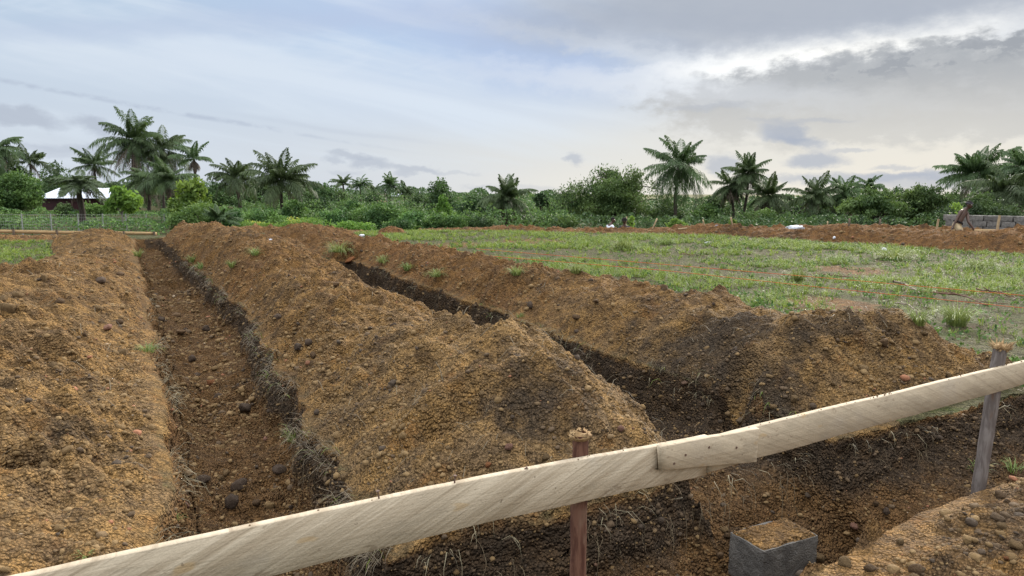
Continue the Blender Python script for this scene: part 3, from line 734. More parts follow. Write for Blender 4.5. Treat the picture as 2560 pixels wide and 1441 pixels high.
# ------------------------------------------------------------------ individual clods and stones
def rock_me(seed, flat=.8, mat=None, sub=3):
    rg = np.random.default_rng(seed); bm = bmesh.new(); bmesh.ops.create_icosphere(bm, subdivisions=sub, radius=1)
    cuts = [(rg.standard_normal(3), .52 + .3 * rg.random()) for _ in range(14)]
    for v in bm.verts:
        c = np.array(v.co); n = float(fbm(np.array([c[0] * 1.6 + seed]), np.array([c[1] * 1.6 + c[2] * 1.3]), 3, seed)[0])
        r = 1 + .36 * n
        for d, k in cuts:
            d = d / np.linalg.norm(d); dt = c @ d
            if dt * r > k: r = r - (dt * r - k) / max(dt, .3) * .95
        r += .06 * float(noise3(np.array([c[0] * 6]), np.array([c[1] * 6]), np.array([c[2] * 6]), seed)[0])
        v.co = c * r * np.array([1, .85 + .2 * rg.random() * 0, flat])
    me = bpy.data.meshes.new('rock'); bm.to_mesh(me); bm.free()
    me.polygons.foreach_set('use_smooth', np.ones(len(me.polygons), bool)); return me
RME = {}
for k in ROCK:
    RME[k] = [rock_me(11 * i + len(k), .62 + .08 * i) for i in range(5)]
    for me in RME[k]: me.materials.append(ROCK[k])
def put_rock(p, r, kind, label, group=None, rg=random, sink=.5, name=None):
    me = RME[kind][rg.randrange(5)]
    o = bpy.data.objects.new(name or ('stone' if kind in ('dark', 'pink', 'orange') else 'earth_clod'), me); COL.objects.link(o)
    o.location = (p[0], p[1], p[2] + r * (.62 - sink)); o.scale = (r * rg.uniform(.85, 1.2), r * rg.uniform(.85, 1.15), r * rg.uniform(.8, 1.1))
    o.rotation_euler = (rg.uniform(-.4, .4), rg.uniform(-.4, .4), rg.uniform(0, 6.28))
    return tag(o, label, 'stone' if kind in ('dark', 'pink', 'orange') else 'earth clod', group)
random.seed(5)
# (px, py, radius in px, kind, label)
KEY = [(580, 1245, 24, 'dark', 'big round dark stone on the trench floor just above the rail'), (700, 1172, 24, 'dark', 'dark slab-like stone leaning at the right side of the trench floor'),
       (508, 1195, 22, 'dark', 'wide dark brown stone at the left of the stone group on the trench floor'), (600, 1208, 26, 'dark', 'long purplish dark stone in the stone group on the trench floor'),
       (642, 1252, 17, 'brown', 'brown stone right of the big round dark stone'), (548, 1198, 14, 'ochre', 'round ochre clod between two dark stones on the trench floor'),
       (565, 1180, 14, 'ochre', 'small ochre clod at the back of the trench stone group'), (465, 1260, 12, 'pink', 'small pink stone low in the left of the trench floor'), (665, 1100, 9, 'pink', 'small pink chip at the right of the trench floor'),
       (530, 950, 17, 'orange', 'orange stone sitting on the trench floor'), (615, 1010, 24, 'dark', 'dark boulder against the right trench wall'), (482, 892, 16, 'dark', 'dark stone pair in the middle of the trench floor'), (490, 935, 9, 'dark', 'small dark stone left of the orange stone'),
       (545, 987, 13, 'dark', 'flat dark stone below the orange stone'), (450, 828, 14, 'brown', 'brown stone near the left side of the far trench floor'), (400, 796, 15, 'dark', 'dark stone at the left edge of the trench floor'), (440, 785, 17, 'brown', 'rust-brown lump on the trench floor beside the dark stone'),
       (515, 818, 11, 'dark', 'dark stone near the foot of the right trench wall'), (305, 880, 21, 'ochre', 'big ochre clod on the lip of the left ridge'), (22, 766, 23, 'ochre', 'largest pale clod at the left edge of the left ridge'), (10, 747, 14, 'ochre', 'flat pale clod above the largest pale clod'),
       (42, 738, 14, 'ochre', 'rounded pale clod right of the flat pale clod'), (250, 700, 14, 'dark', 'dark clod on top of the left ridge'), (300, 682, 13, 'brown', 'brown clod near the crest of the left ridge'), (150, 750, 18, 'brown', 'angular brown clod with a pale top on the left ridge'),
       (268, 820, 12, 'pink', 'pinkish flat stone on the left ridge'), (300, 800, 14, 'brown', 'brown lump right of the pinkish flat stone'), (110, 690, 14, 'ochre', 'pale clod on the left ridge crest'), (245, 770, 12, 'ochre', 'small ochre clod amid the left ridge'),
       (840, 712, 13, 'brown', 'brown clod high on the middle ridge'), (875, 663, 15, 'orange', 'rusty clod on the edge of the far end of the second trench'), (770, 855, 14, 'dark', 'upper dark stone on the left slope of the middle ridge'), (745, 875, 15, 'dark', 'left dark stone on the left slope of the middle ridge'),
       (783, 888, 13, 'brown', 'lower brown stone on the left slope of the middle ridge'), (695, 790, 13, 'dark', 'single dark stone on the middle ridge slope'), (860, 1190, 15, 'ochre', 'pale clod at the near lip of the middle ridge above the rail'), (1270, 1115, 12, 'pink', 'pink stone on the front of the middle ridge'),
       (1365, 1140, 13, 'ochre', 'ochre stone just above the rail near the red stake'), (1220, 1165, 12, 'orange', 'orange-brown stone above the rail'), (1550, 1068, 11, 'pink', 'pink stone on the right front slope of the middle ridge'), (1205, 1000, 9, 'ochre', 'pale clod in front of the hollow in the middle ridge'),
       (1325, 766, 12, 'dark', 'dark stone on the slope of the right ridge'), (1440, 793, 13, 'brown', 'rounded clod on the lower slope of the right ridge'), (1490, 755, 12, 'brown', 'small brown clod high on the right ridge'), (1395, 845, 12, 'ochre', 'pale square clod at the lip of the second trench'),
       (1660, 715, 16, 'brown', 'twin lumps on the crest of the right ridge'), (2155, 920, 14, 'ochre', 'biggest pale clod on the near end of the right ridge'), (2210, 855, 14, 'brown', 'overhanging brown clod on the right ridge end'), (2310, 840, 13, 'ochre', 'pale clod at the tip of the right ridge end'),
       (1985, 1000, 12, 'ochre', 'ochre clod left of a row of clods above the rail'), (1930, 1035, 14, 'ochre', 'large ochre clod resting just above the rail'), (1890, 1025, 10, 'brown', 'brown stone above the splice in the rail'), (2085, 960, 11, 'ochre', 'rounded ochre clod on the foot of the right ridge'), (2370, 945, 12, 'ochre', 'ochre clod where the right ridge meets the rail'),
       (2110, 1400, 26, 'ochre', 'largest clod at the bottom edge of the near bank'), (2175, 1415, 20, 'brown', 'brown clod right of the largest near-bank clod'), (2290, 1420, 26, 'brown', 'broad brown clod at the bottom of the near bank'), (2250, 1356, 16, 'ochre', 'oval pale clod at the near bank edge'),
       (2130, 1362, 13, 'pink', 'small pink stone on the near bank edge'), (2520, 1390, 16, 'orange', 'orange clod at the right corner of the near bank'), (2505, 1310, 17, 'ochre', 'pale round clod under the grey stake on the near bank'), (2050, 1395, 17, 'ochre', 'ochre clod beside the block on the near bank'), (2215, 1285, 13, 'dark', 'dark stone in the trench below the rail right of the block'), (2190, 1262, 9, 'brown', 'small brown stone on the trench side right of the block'),
       (1812, 1320, 14, 'ochre', 'pale clod left of the concrete block'), (1818, 1342, 14, 'brown', 'brown clod wedged beside the concrete block'), (1800, 1395, 12, 'brown', 'brown clod at the foot of the concrete block')]
for px, py, rp, kind, lab in KEY:
    p = hit(px, py + rp * .5); r = rp * (p[1] * CP - (p[2] - EYE) * SP) / FPX
    put_rock(p, r, kind, lab)
WHERE = {1: 'on the left ridge', 2: 'on the middle ridge', 3: 'on the right ridge', 20: 'in the trench', 9: 'on the near bank'}
HUE = {'ochre': 'ochre', 'brown': 'brown', 'dark': 'dark'}
zf_ = zone.reshape(-1); SF = soilm.reshape(-1)
wgt0 = INF & (DEP < 13)
for zid, nn in ((1, 24), (2, 30), (3, 26), (20, 26), (9, 16)):
    ids = np.flatnonzero(wgt0 & (zf_ == zid) & (SF > .5) & (NRMF[:, 2] > .75))
    for k in RNG.choice(ids, nn, replace=False):
        r = min(.055, (.016 + .022 * random.random() ** 2) * (1 + DEP[k] * .05))
        kind = random.choice(['dark', 'brown', 'brown', 'ochre'] if zid == 20 else ['ochre', 'ochre', 'brown', 'brown', 'ochre', 'dark'])
        put_rock(P3[k], r, kind, 'fist-sized %s lump lying loose %s' % (HUE[kind], WHERE[zid]), '%s lumps lying loose %s' % (HUE[kind], WHERE[zid]))
# ------------------------------------------------------------------ loose gravel (uncountable)
def ico(sub):
    bm = bmesh.new(); bmesh.ops.create_icosphere(bm, subdivisions=sub, radius=1)
    v = np.array([x.co[:] for x in bm.verts]); f = np.array([[x.index for x in y.verts] for y in bm.faces]); bm.free(); return v, f
def scatter_pebbles(name, ids, rads, sub, seed, **tags):
    rg = np.random.default_rng(seed); bv, bf = ico(sub); n = len(ids); m = len(bv)
    var = []
    for k in range(8):
        dv = bv * (1 + .45 * rg.uniform(-1, 1, (m, 1)) * (.8 if sub == 1 else .55)); dv *= np.array([1, rg.uniform(.6, 1), rg.uniform(.42, .8)]); dv = np.clip(dv, -.82, .82); var.append(dv)
    var = np.array(var); B = var[rg.integers(0, 8, n)]
    a = rg.uniform(0, 6.28, n); ca, sa = np.cos(a)[:, None], np.sin(a)[:, None]
    x = B[..., 0] * ca - B[..., 1] * sa; y = B[..., 0] * sa + B[..., 1] * ca; z = B[..., 2]
    t = rg.uniform(-.6, .6, (n, 1)); x, z = x * np.cos(t) - z * np.sin(t), x * np.sin(t) + z * np.cos(t)
    r = rads[:, None]; c = P3[ids] + NRMF[ids] * rads[:, None] * .05
    Vv = np.stack([x * r + c[:, :1], y * r + c[:, 1:2], z * r + c[:, 2:]], -1).reshape(-1, 3)
    Ff = (bf[None] + (np.arange(n) * m)[:, None, None]).reshape(-1, 3)
    rn = rg.random(n); hm = np.clip(hum.ravel()[ids], 0, 1)
    rn = np.where(rg.random(n) < hm * .85, .64 + .28 * rn, np.where(rg.random(n) < .7, rn * .6, rn))
    o = mesh_np(name, Vv, Ff, STONE, attrs={'rnd': np.repeat(rn, m)}, smooth=sub > 1); tag(o, kind='stuff', **tags); return o
dens = .45 + .55 * sstep(-.15, .35, fbm(P3[:, 0] * .9, P3[:, 1] * .9, 3, 141))
base = (.06 + .9 * sstep(.45, .05, MH.ravel())) * (MH.ravel() > .02)
cl = INF & (SF > .4)
w = AREA.ravel() * dens / np.maximum(DEP, 2.0) ** 1.45 * cl * (zf_ != 0) * (1 - .5 * (zf_ == 9)); w /= w.sum()
ids = RNG.choice(len(w), 52000, p=w, replace=False)
pr = RNG.pareto(2.6, len(ids)) ; rads = np.clip(.0042 * (1 + pr), .004, .022) * (1 + np.clip(DEP[ids] - 3, 0, 25) * .085)
scatter_pebbles('loose_gravel', ids, rads, 1, 21, label='loose crumbs of earth and gravel over the spoil ridges', cat='gravel')
w3 = AREA.ravel() * (1 - .6 * (zf_ == 9)) * dens ** 2 / np.maximum(DEP, 2) ** 1.5 * cl * (zf_ != 0); w3 /= w3.sum()
ids = RNG.choice(len(w3), 16000, p=w3, replace=False)
rads = np.clip(.0075 * (1 + RNG.pareto(2.8, len(ids))), .007, .030) * (1 + np.clip(DEP[ids] - 3, 0, 25) * .06)
scatter_pebbles('loose_crumbs', ids, rads, 1, 23, label='broken lumps of earth lying over ridges and trench floors', cat='gravel')
w4 = AREA.ravel() * (zf_ == 20) * (m1.ravel() > .9) * INF * (.25 + sstep(-.1, .3, fbm(P3[:, 0] * 1.1, P3[:, 1] * 1.1, 3, 147))) / np.maximum(DEP, 3) ** 1.2; w4 /= w4.sum()
ids = RNG.choice(len(w4), 1500, p=w4, replace=False)
rads = np.clip(.012 * (1 + RNG.pareto(2.2, len(ids))), .010, .042) * (1 + np.clip(DEP[ids] - 4, 0, 20) * .04)
scatter_pebbles('trench_rubble', ids, rads, 2, 24, label='broken stones strewn along the floor of the left trench', cat='rubble')
w2 = AREA.ravel() * (base + .12) * dens * (1 + 1.3 * ((zf_ == 3) & (U.ravel() < 4.3)) + .3 * (zf_ == 9)) / np.maximum(DEP, 2) ** 1.5 * cl * (zf_ != 0); w2 /= w2.sum()
ids = RNG.choice(len(w2), 3400, p=w2, replace=False)
rads = np.clip(.011 * (1 + RNG.pareto(3.0, len(ids))), .010, .032) * (1 + np.clip(DEP[ids] - 3, 0, 25) * .05)
scatter_pebbles('rolled_stones', ids, rads, 2, 22, label='small stones rolled to the feet of the spoil ridges', cat='gravel')
# ------------------------------------------------------------------ foliage materials
def leaf_mat(name, dark, light, yellow=None, trans=.35, vary=.5, rough=.65):
    m, nt, b, out = new_mat(name); r = xattr('rnd')
    c = xmix(r, dark, light)
    if yellow: c = xmix(xstep(.86, .97, r), c, yellow)
    c = xhsv(c, xlin(0, 1, xobjrnd(), .487, .513), 1, xlin(0, 1, xobjrnd(), 1 - vary * .3, 1 + vary * .3))
    col(b, c); b.inputs['Roughness'].default_value = rough; b.inputs['Specular IOR Level'].default_value = .35
    t = nt.nodes.new('ShaderNodeBsdfTranslucent'); _setc(t.inputs[0], xhsv(c, .49, 1.1, 1.3))
    mx = nt.nodes.new('ShaderNodeMixShader'); mx.inputs[0].default_value = trans
    nt.links.new(b.outputs[0], mx.inputs[1]); nt.links.new(t.outputs[0], mx.inputs[2]); nt.links.new(mx.outputs[0], out.inputs[0]); return m
PALM = leaf_mat('palm_leaf', (.036, .062, .026), (.095, .148, .054), None, .3)
PALMD = leaf_mat('dry_palm_leaf', (.065, .052, .040), (.15, .115, .085), None, .2)
LEAFD = leaf_mat('dark_leaf', (.028, .058, .021), (.095, .160, .050), None, .2)
LEAFT = leaf_mat('thicket_leaf', (.038, .080, .024), (.135, .21, .060), None, .25)
LEAFM = leaf_mat('green_leaf', (.040, .092, .026), (.145, .245, .062), None, .22)
LEAFB = leaf_mat('bright_leaf', (.075, .15, .030), (.19, .30, .060))
LEAFY = leaf_mat('flowering_leaf', (.085, .17, .035), (.20, .31, .07), (.34, .36, .08))
GRASSM = leaf_mat('grass_blade', (.080, .130, .024), (.225, .285, .060), None, .35, .2)
TUFTM = leaf_mat('tuft_blade', (.085, .125, .035), (.21, .265, .085), None, .3, .2)
STRAW = leaf_mat('dry_grass', (.10, .085, .055), (.26, .22, .14), None, .2, .2)
TRUNK = bark_mat('trunk_bark', (.045, .036, .030), (.085, .07, .058), (.06, .05, .045))
TRUNKP = bark_mat('pale_bark', (.18, .165, .14), (.25, .23, .20), (.12, .11, .09))
ORG = leaf_mat('withered_leaf', (.45, .20, .02), (.6, .32, .05))
# ------------------------------------------------------------------ palms
def tube(path, radii, k=7):
    path = np.array(path); V_ = []; F = []
    for i, p in enumerate(path):
        d = path[min(i + 1, len(path) - 1)] - path[max(i - 1, 0)]; d /= np.linalg.norm(d) + 1e-9
        a = np.cross(d, [0, 1, 0.2]); a /= np.linalg.norm(a) + 1e-9; b_ = np.cross(d, a)
        for j in range(k):
            t = 6.2832 * j / k; V_.append(p + (a * math.cos(t) + b_ * math.sin(t)) * radii[i])
    for i in range(len(path) - 1):
        for j in range(k): F.append((i * k + j, i * k + (j + 1) % k, (i + 1) * k + (j + 1) % k, (i + 1) * k + j))
    return np.array(V_), np.array(F)
def fronds(specs, rg, nl=34, wid=.05, hang=.5):
    """specs: (azimuth, start elevation, length, droop, leaflet length) -> V,F3,F4,rnd"""
    Vs, T, Q, Rn = [], [], [], []; n0 = 0
    for az, e0, L, droop, ll in specs:
        ns = 14; s = np.linspace(0, 1, ns); e = e0 - droop * s ** 1.35; ds = L / (ns - 1)
        h = np.concatenate([[0], np.cumsum(np.cos(e[:-1]) * ds)]); z = np.concatenate([[0], np.cumsum(np.sin(e[:-1]) * ds)])
        tw = rg.uniform(-.25, .25) * s ** 2 * L * .3
        ca, sa = math.cos(az), math.sin(az)
        pts_ = np.stack([h * ca - tw * sa, h * sa + tw * ca, z], -1)
        rad = .035 * (1 - .85 * s) * (L / 4) + .006
        v, f = tube(pts_, rad, 3); Vs.append(v); Q.append(f + n0); n0 += len(v); Rn.append(np.full(len(v), .75 + .2 * rg.random()))
        q = np.linspace(.14, .99, nl); base_r = rg.random() * .45
        P_ = np.stack([np.interp(q, s, pts_[:, k]) for k in range(3)], -1); eq = np.interp(q, s, e)
        tan = np.stack([np.cos(eq) * ca, np.cos(eq) * sa, np.sin(eq)], -1); side = np.array([-sa, ca, 0]); upv = np.cross(tan, side) * -1
        upv *= np.sign(upv[:, 2:] + 1e-6)
        prof = ll * (.45 + .55 * np.sin(np.pi * np.clip(q * 1.05, 0, 1)) ** .7) * (1 - .35 * q ** 4)
        for sg in (-1, 1):
            lift = rg.uniform(-.25, .45, (nl, 1))
            d = side * sg * (.9 + .1 * rg.random((nl, 1))) + tan * (.35 + .5 * q[:, None]) + upv * lift
            d /= np.linalg.norm(d, axis=1, keepdims=True)
            l = prof[:, None] * rg.uniform(.8, 1.1, (nl, 1))
            mid = P_ + d * l * .55 + np.array([0, 0, -1]) * l * hang * .16
            tip = P_ + d * l * .93 + np.array([0, 0, -1]) * l * hang * rg.uniform(.5, 1.0, (nl, 1))
            w = wid * (.8 + .4 * rg.random((nl, 1))); wv = tan * w
            v = np.stack([P_ - wv * .5, mid - wv, tip, mid + wv * .6], 1).reshape(-1, 3)
            a = n0 + np.arange(nl) * 4; Vs.append(v); Q.append(np.stack([a, a + 1, a + 2, a + 3], -1)); n0 += len(v)
            Rn.append(np.repeat(np.clip(base_r + rg.random(nl) * .5, 0, 1), 4))
    return np.concatenate(Vs), np.concatenate(Q), np.concatenate(Rn)
def palm(cx, cy, Y, rpx, label, seed, nfr=30, emin=-35, emax=82, droop=(60, 105), skirt=0, skl=.9, trunk_r=.17, base=None, lean=0, mat=None, group='oil palms beyond the site', up=1.0, hang=.95, nl=46, gz=None, tpx=None, name='palm_tree', cat='palm tree', wid=.058):
    rg = np.random.default_rng(seed)
    c = at(cx, cy, Y); sc_ = Y / FPX; L = rpx * sc_ * 1.32; nfr = int(nfr * 1.1); trunk_r *= .72
    bx_ = at(tpx if tpx is not None else cx - lean, cy, Y)
    g = gz if gz is not None else gz_at(bx_[0], bx_[1]) - .1
    skirt = max(skirt, 5) if Y < 90 and skirt >= 0 else skirt
    root = empty(name, (bx_[0], bx_[1], g)); tag(root, label, cat, group)
    off = c - np.array([bx_[0], bx_[1], g])
    H = off[2]
    if H > .3:
        n = 14; s = np.linspace(0, 1, n); path = np.stack([off[0] * s ** 1.3 + .08 * np.sin(s * 5 + seed) * s * (1 - s) * 4, off[1] * s, H * s], -1)
        rr = trunk_r * (1.25 - .35 * s) * (1 + .10 * rg.standard_normal(n)); v, f = tube(path, rr, 9)
        mesh_np('trunk', v, f, TRUNK, root, smooth=True)
    sp = []
    for i in range(nfr):
        q = (i + .5) / nfr; el_ = R(emin + (emax - emin) * q ** up + rg.uniform(-13, 13)); az = i * 2.39996 + rg.uniform(-.6, .6)
        l = L * rg.uniform(.66, 1.12) * (1 - .22 * q ** 3)
        sp.append((az, el_, l, R(rg.uniform(*droop)) * (1 - .35 * q), l * .26))
    v, q_, r_ = fronds(sp, rg, nl, wid, hang); v += off
    mesh_np('crown', v, q_, mat or PALM, root, {'rnd': r_})
    if skirt > 0:
        sp = [(rg.uniform(0, 6.28), R(rg.uniform(-60, -35)), L * skl * rg.uniform(.55, 1.0), R(rg.uniform(25, 45)), L * .12) for i in range(skirt)]
        v, q_, r_ = fronds(sp, rg, 16, wid * .9, .8); v += off + np.array([0, 0, -.1])
        o = mesh_np('dead_fronds', v, q_, PALMD, root, {'rnd': r_})
    return root
# ------------------------------------------------------------------ broadleaf trees and bushes
def leaves(cen, nrm, size, rg, aspect=.5, droop=.0):
    n = len(cen); d = nrm * .35 + rg.standard_normal((n, 3)) * .7 + np.array([0, 0, -droop]); d /= np.linalg.norm(d, axis=1, keepdims=True)
    t = np.cross(d, rg.standard_normal((n, 3))); t /= np.linalg.norm(t, axis=1, keepdims=True) + 1e-9; nn = np.cross(d, t)
    l = size * rg.uniform(.6, 1.3, (n, 1)); w = l * aspect
    v = np.stack([cen - d * l * .5, cen - t * w * .5 + nn * l * .08, cen + d * l * .5, cen + t * w * .5 + nn * l * .08], 1).reshape(-1, 3)
    a = np.arange(n) * 4; return v, np.stack([a, a + 1, a + 2, a + 3], -1)
def crown_pts(blobs, n, rg, shell=.55):
    """blobs: (x,y,z,rx,ry,rz); clumped points through the crown, more near its outside"""
    B = np.array(blobs); w = (B[:, 3] * B[:, 5]) ** 1.0; w /= w.sum(); k = rg.choice(len(B), n, p=w)
    d = rg.standard_normal((n, 3)); d /= np.linalg.norm(d, axis=1, keepdims=True)
    rr = shell + (1 - shell) * rg.random(n) ** .6
    rr *= 1 + .40 * noise3(d[:, 0] * 2.6 + k, d[:, 1] * 2.6, d[:, 2] * 2.6 + k * .7, 5) + .12 * noise3(d[:, 0] * 7 + k, d[:, 1] * 7, d[:, 2] * 7, 6)
    p = B[k, :3] + d * rr[:, None] * B[k, 3:]
    keep = noise3(p[:, 0] * .9, p[:, 1] * .9, p[:, 2] * .9, 9) > -.42
    return p[keep], d[keep]
def bush(px, ptop, wpx, Y, label, seed, mat, n=5000, leaf=.20, pbase=None, stems=3, kind='bush', group=None, lobes=9, aspect=.5, shell=.5, squash=1.0, base_z=None, tall=False, trunk_mat=None, trunk_r=.06, cat=None, trunk_to=.55, core=.62, droop=0, depthk=.8):
    rg = np.random.default_rng(seed); sc_ = Y / FPX; c = at(px, ptop, Y); g = base_z if base_z is not None else gz_at(c[0], c[1]) - .05
    H = c[2] - g; W = wpx * sc_ * .5
    n = int(n * 1.7); root = empty(kind, (c[0], c[1], g)); tag(root, label, cat or kind.replace('_', ' '), group)
    lo = H * (trunk_to if tall else .0); bl = []
    hh = H - lo
    for i in range(lobes):
        a = rg.uniform(0, 6.28); q = math.sqrt(rg.random()) * core
        f = rg.random()
        rx = W * rg.uniform(.30, .48); rz = min(hh * .5, rx * rg.uniform(.7, 1.0) * squash)
        zz = lo + rz * .8 + (hh - rz * 1.8) * max(0, f) * (1 - .55 * (q / max(core, .01)) ** 2)
        bl.append((W * q * math.cos(a) * 1.15, W * depthk * q * math.sin(a), zz, rx, rx * depthk, rz))
    bl.append((0, 0, lo + hh * .5, W * .62, W * .55 * depthk, hh * .47)); bl.append((rg.uniform(-.2, .2) * W, 0, H - hh * .2, W * .33, W * .3 * depthk, hh * .2))
    p, d = crown_pts(bl, n, rg, shell); p[:, 2] = np.maximum(p[:, 2], .05 + rg.random(len(p)) * .1)
    v, q_ = leaves(p, d, leaf, rg, aspect, droop)
    cl_ = noise3(p[:, 0] * 1.1 + seed, p[:, 1] * 1.1, p[:, 2] * 1.1, 4)
    rr = np.clip(.45 + .75 * cl_ + .2 * rg.standard_normal(len(p)), 0, 1)
    mesh_np('crown' if tall else 'foliage', v, q_, mat, root, {'rnd': np.repeat(rr, 4)})
    Vt, Ft, n0 = [], [], 0
    for i in range(stems):
        a = rg.uniform(0, 6.28); e_ = np.array([W * .45 * math.cos(a), W * .4 * math.sin(a), lo + hh * .6]) if stems > 1 or not tall else np.array([rg.uniform(-.1, .1) * W, 0, lo + hh * .7])
        s = np.linspace(0, 1, 8)[:, None]; path = e_ * s ** 1.0 + np.array([.05 * W, 0, 0]) * np.sin(s * 4 + i)
        path[0] = (0 + .03 * i, 0, -.05); v, f = tube(path, trunk_r * (1 - .7 * s[:, 0]) + .008, 6); Vt.append(v); Ft.append(f + n0); n0 += len(v)
    if tall:
        for i in range(4):
            a = rg.uniform(0, 6.28); b0 = np.array([0, 0, lo * .9]); e_ = np.array([W * .6 * math.cos(a), W * .5 * math.sin(a), lo + hh * rg.uniform(.3, .8)])
            s = np.linspace(0, 1, 6)[:, None]; v, f = tube(b0 + (e_ - b0) * s, trunk_r * .5 * (1 - .7 * s[:, 0]) + .006, 5); Vt.append(v); Ft.append(f + n0); n0 += len(v)
    mesh_np('trunk' if tall else 'stems', np.concatenate(Vt), np.concatenate(Ft), trunk_mat or TRUNK, root, smooth=True)
    return root
def bamboo(px, ptop, wpx, Y, label, seed, n=16000, ncl=46):
    """arching feathery thicket tree: many plumes bending outwards"""
    rg = np.random.default_rng(seed); sc_ = Y / FPX; c = at(px, ptop, Y); g = gz_at(c[0], c[1]) - .1; H = c[2] - g; W = wpx * sc_ * .5 * 1.22
    root = empty('broadleaf_tree', (c[0], c[1], g)); tag(root, label, 'tree')
    P_, D_, Vt, Ft, n0 = [], [], [], [], 0
    for i in range(ncl):
        a = rg.uniform(0, 6.28); q = rg.uniform(.02, 1) ** .65; top = H * (1.02 - .30 * q ** 2.5) * (rg.uniform(.62, 1.0) if i % 3 else rg.uniform(.25, .6)); ex = W * q * .98
        s = np.linspace(0, 1, 12)
        r_ = ex * (s ** 1.6); z_ = top * np.sin(np.minimum(s * 1.9, math.pi * .62)) / 1.0
        z_ = top * (1 - (1 - s) ** 2.1) - .16 * top * q * np.clip(s - .75, 0, 1) * 4
        path = np.stack([r_ * math.cos(a), r_ * math.sin(a) * .7, z_], -1)
        v, f = tube(path, .045 * (1 - .85 * s) + .008, 4); Vt.append(v); Ft.append(f + n0); n0 += len(v)
        m_ = n // ncl; t = .06 + .94 * rg.random(m_) ** .75; pp = np.stack([np.interp(t, s, path[:, k]) for k in range(3)], -1)
        spread = (.10 + .14 * (1 - np.abs(t - .6))) * W * .58; pp += rg.standard_normal((m_, 3)) * spread[:, None] * np.array([.6, .6, .42]); P_.append(pp); D_.append(np.tile([0, 0, -.2], (m_, 1)))
    p = np.concatenate(P_); d = np.concatenate(D_); keep = noise3(p[:, 0] * .8, p[:, 1] * .8, p[:, 2] * .8, 19) > -.38; p = p[keep]; d = d[keep]
    p[:, 2] = np.maximum(p[:, 2], .1)
    v, q_ = leaves(p, d, .27, rg, .32, .5)
    rr = np.clip(.48 + .6 * noise3(p[:, 0] * .9 + seed, p[:, 1] * .9, p[:, 2] * .9, 4) + .2 * rg.standard_normal(len(p)), 0, 1)
    mesh_np('crown', v, q_, LEAFT, root, {'rnd': np.repeat(rr, 4)}); mesh_np('trunk', np.concatenate(Vt), np.concatenate(Ft), TRUNK, root, smooth=True); return root
# ------------------------------------------------------------------ the planting, from left to right
palm(-12, 372, 62, 62, 'palm cut by the left edge of the picture, feathery fronds over dead ones', 1, 24, -30, 70, skirt=16, skl=.8, trunk_r=.2)
palm(75, 405, 78, 46, 'small palm low behind the leafy tree at the far left', 2, 18, 0, 80, droop=(40, 70))
bush(22, 372 + 12, 150, 64, 'dark tangled tree below the palm at the left edge', 3, LEAFD, 4200, .22, kind='broadleaf_tree', cat='tree', lobes=8)
bush(36, 428, 168, 56, 'wide leafy tree at the far left, half hiding the tin roof', 4, LEAFM, 9000, .22, kind='broadleaf_tree', cat='tree', lobes=14, squash=.7)
bush(135, 402, 120, 95, 'distant rounded tree behind the tin roof', 5, LEAFD, 3000, .3, kind='broadleaf_tree', cat='tree')
palm(236, 413, 82, 52, 'short palm with stiff spread fronds behind the tin roof', 6, 22, -12, 72, droop=(35, 60), skirt=8, skl=.7)
palm(197, 450, 46, 66, 'squat palm with flat drooping crown standing before the tin roof', 7, 26, -30, 25, droop=(25, 55), skirt=8, skl=.75, trunk_r=.24, hang=.35)
palm(334, 352, 70, 74, 'tallest left palm, with a long skirt of dead fronds down its trunk', 8, 34, -38, 84, skirt=34, skl=1.25, trunk_r=.3, up=.9)
palm(408, 375, 72, 68, 'palm right behind the tallest left palm', 9, 28, -40, 80, skirt=16, skl=1.0, tpx=400)
palm(484, 398, 68, 50, 'slim palm with few upright fronds and a shaggy dead collar', 10, 11, 8, 88, droop=(50, 80), skirt=22, skl=.5, trunk_r=.2)
palm(420, 452, 60, 62, 'young palm with a dry brownish crown under the tall left palms', 11, 22, -10, 80, skirt=14, skl=.9)
palm(368, 450, 66, 58, 'bushy palm filling the gap under the tallest left palm', 12, 22, -30, 70, skirt=18, skl=1.0)
palm(590, 445, 62, 56, 'rounded palm left of the pair in the middle left', 13, 30, -20, 84, skirt=14, skl=.8, tpx=596)
palm(703, 452, 56, 82, 'big low palm with tall upright fronds right of the rounded palm', 14, 34, -22, 86, droop=(45, 85), skirt=10, skl=.9)
bush(478, 447, 150, 44, 'bright large-leaved shrub tree behind the spoil ridges on the left', 15, LEAFB, 3800, .34, kind='broadleaf_tree', cat='tree', aspect=.42, lobes=12, droop=.2)
bush(297, 465, 96, 42, 'small tree with pale thin trunk and an orange withered leaf by the wire fence', 16, LEAFB, 1100, .40, kind='broadleaf_tree', cat='tree', tall=True, trunk_to=.40, stems=1, trunk_mat=TRUNKP, trunk_r=.05, aspect=.38, droop=.35)
palm(548, 548, 37, 42, 'young bluish palm clump low in front of the green bushes', 17, 14, 8, 70, droop=(30, 60), skirt=-1, trunk_r=.06, group='oil palms beyond the site')
bush(505, 505, 190, 40, 'large dark green bush left of the young bluish palm', 18, LEAFM, 6500, .16, lobes=12)
bush(575, 512, 80, 39, 'round dark bush right of the young bluish palm', 19, LEAFM, 2600, .15)
bush(733, 498, 92, 46, 'round blue-green bush under the big low palm', 20, LEAFM, 3200, .17)
bush(790, 452, 130, 75, 'spreading dark tree right of the big low palm', 21, LEAFD, 4200, .26, kind='broadleaf_tree', cat='tree')
bush(655, 520, 140, 42, 'low mixed bush between the palms of the middle left', 22, LEAFM, 3600, .16)
palm(900, 462, 105, 30, 'small distant palm left of the far house', 23, 20, -30, 80, nl=18, wid=.11)
palm(858, 460, 100, 28, 'spiky distant palm leftmost of the far row', 24, 14, 10, 85, nl=18, wid=.11)
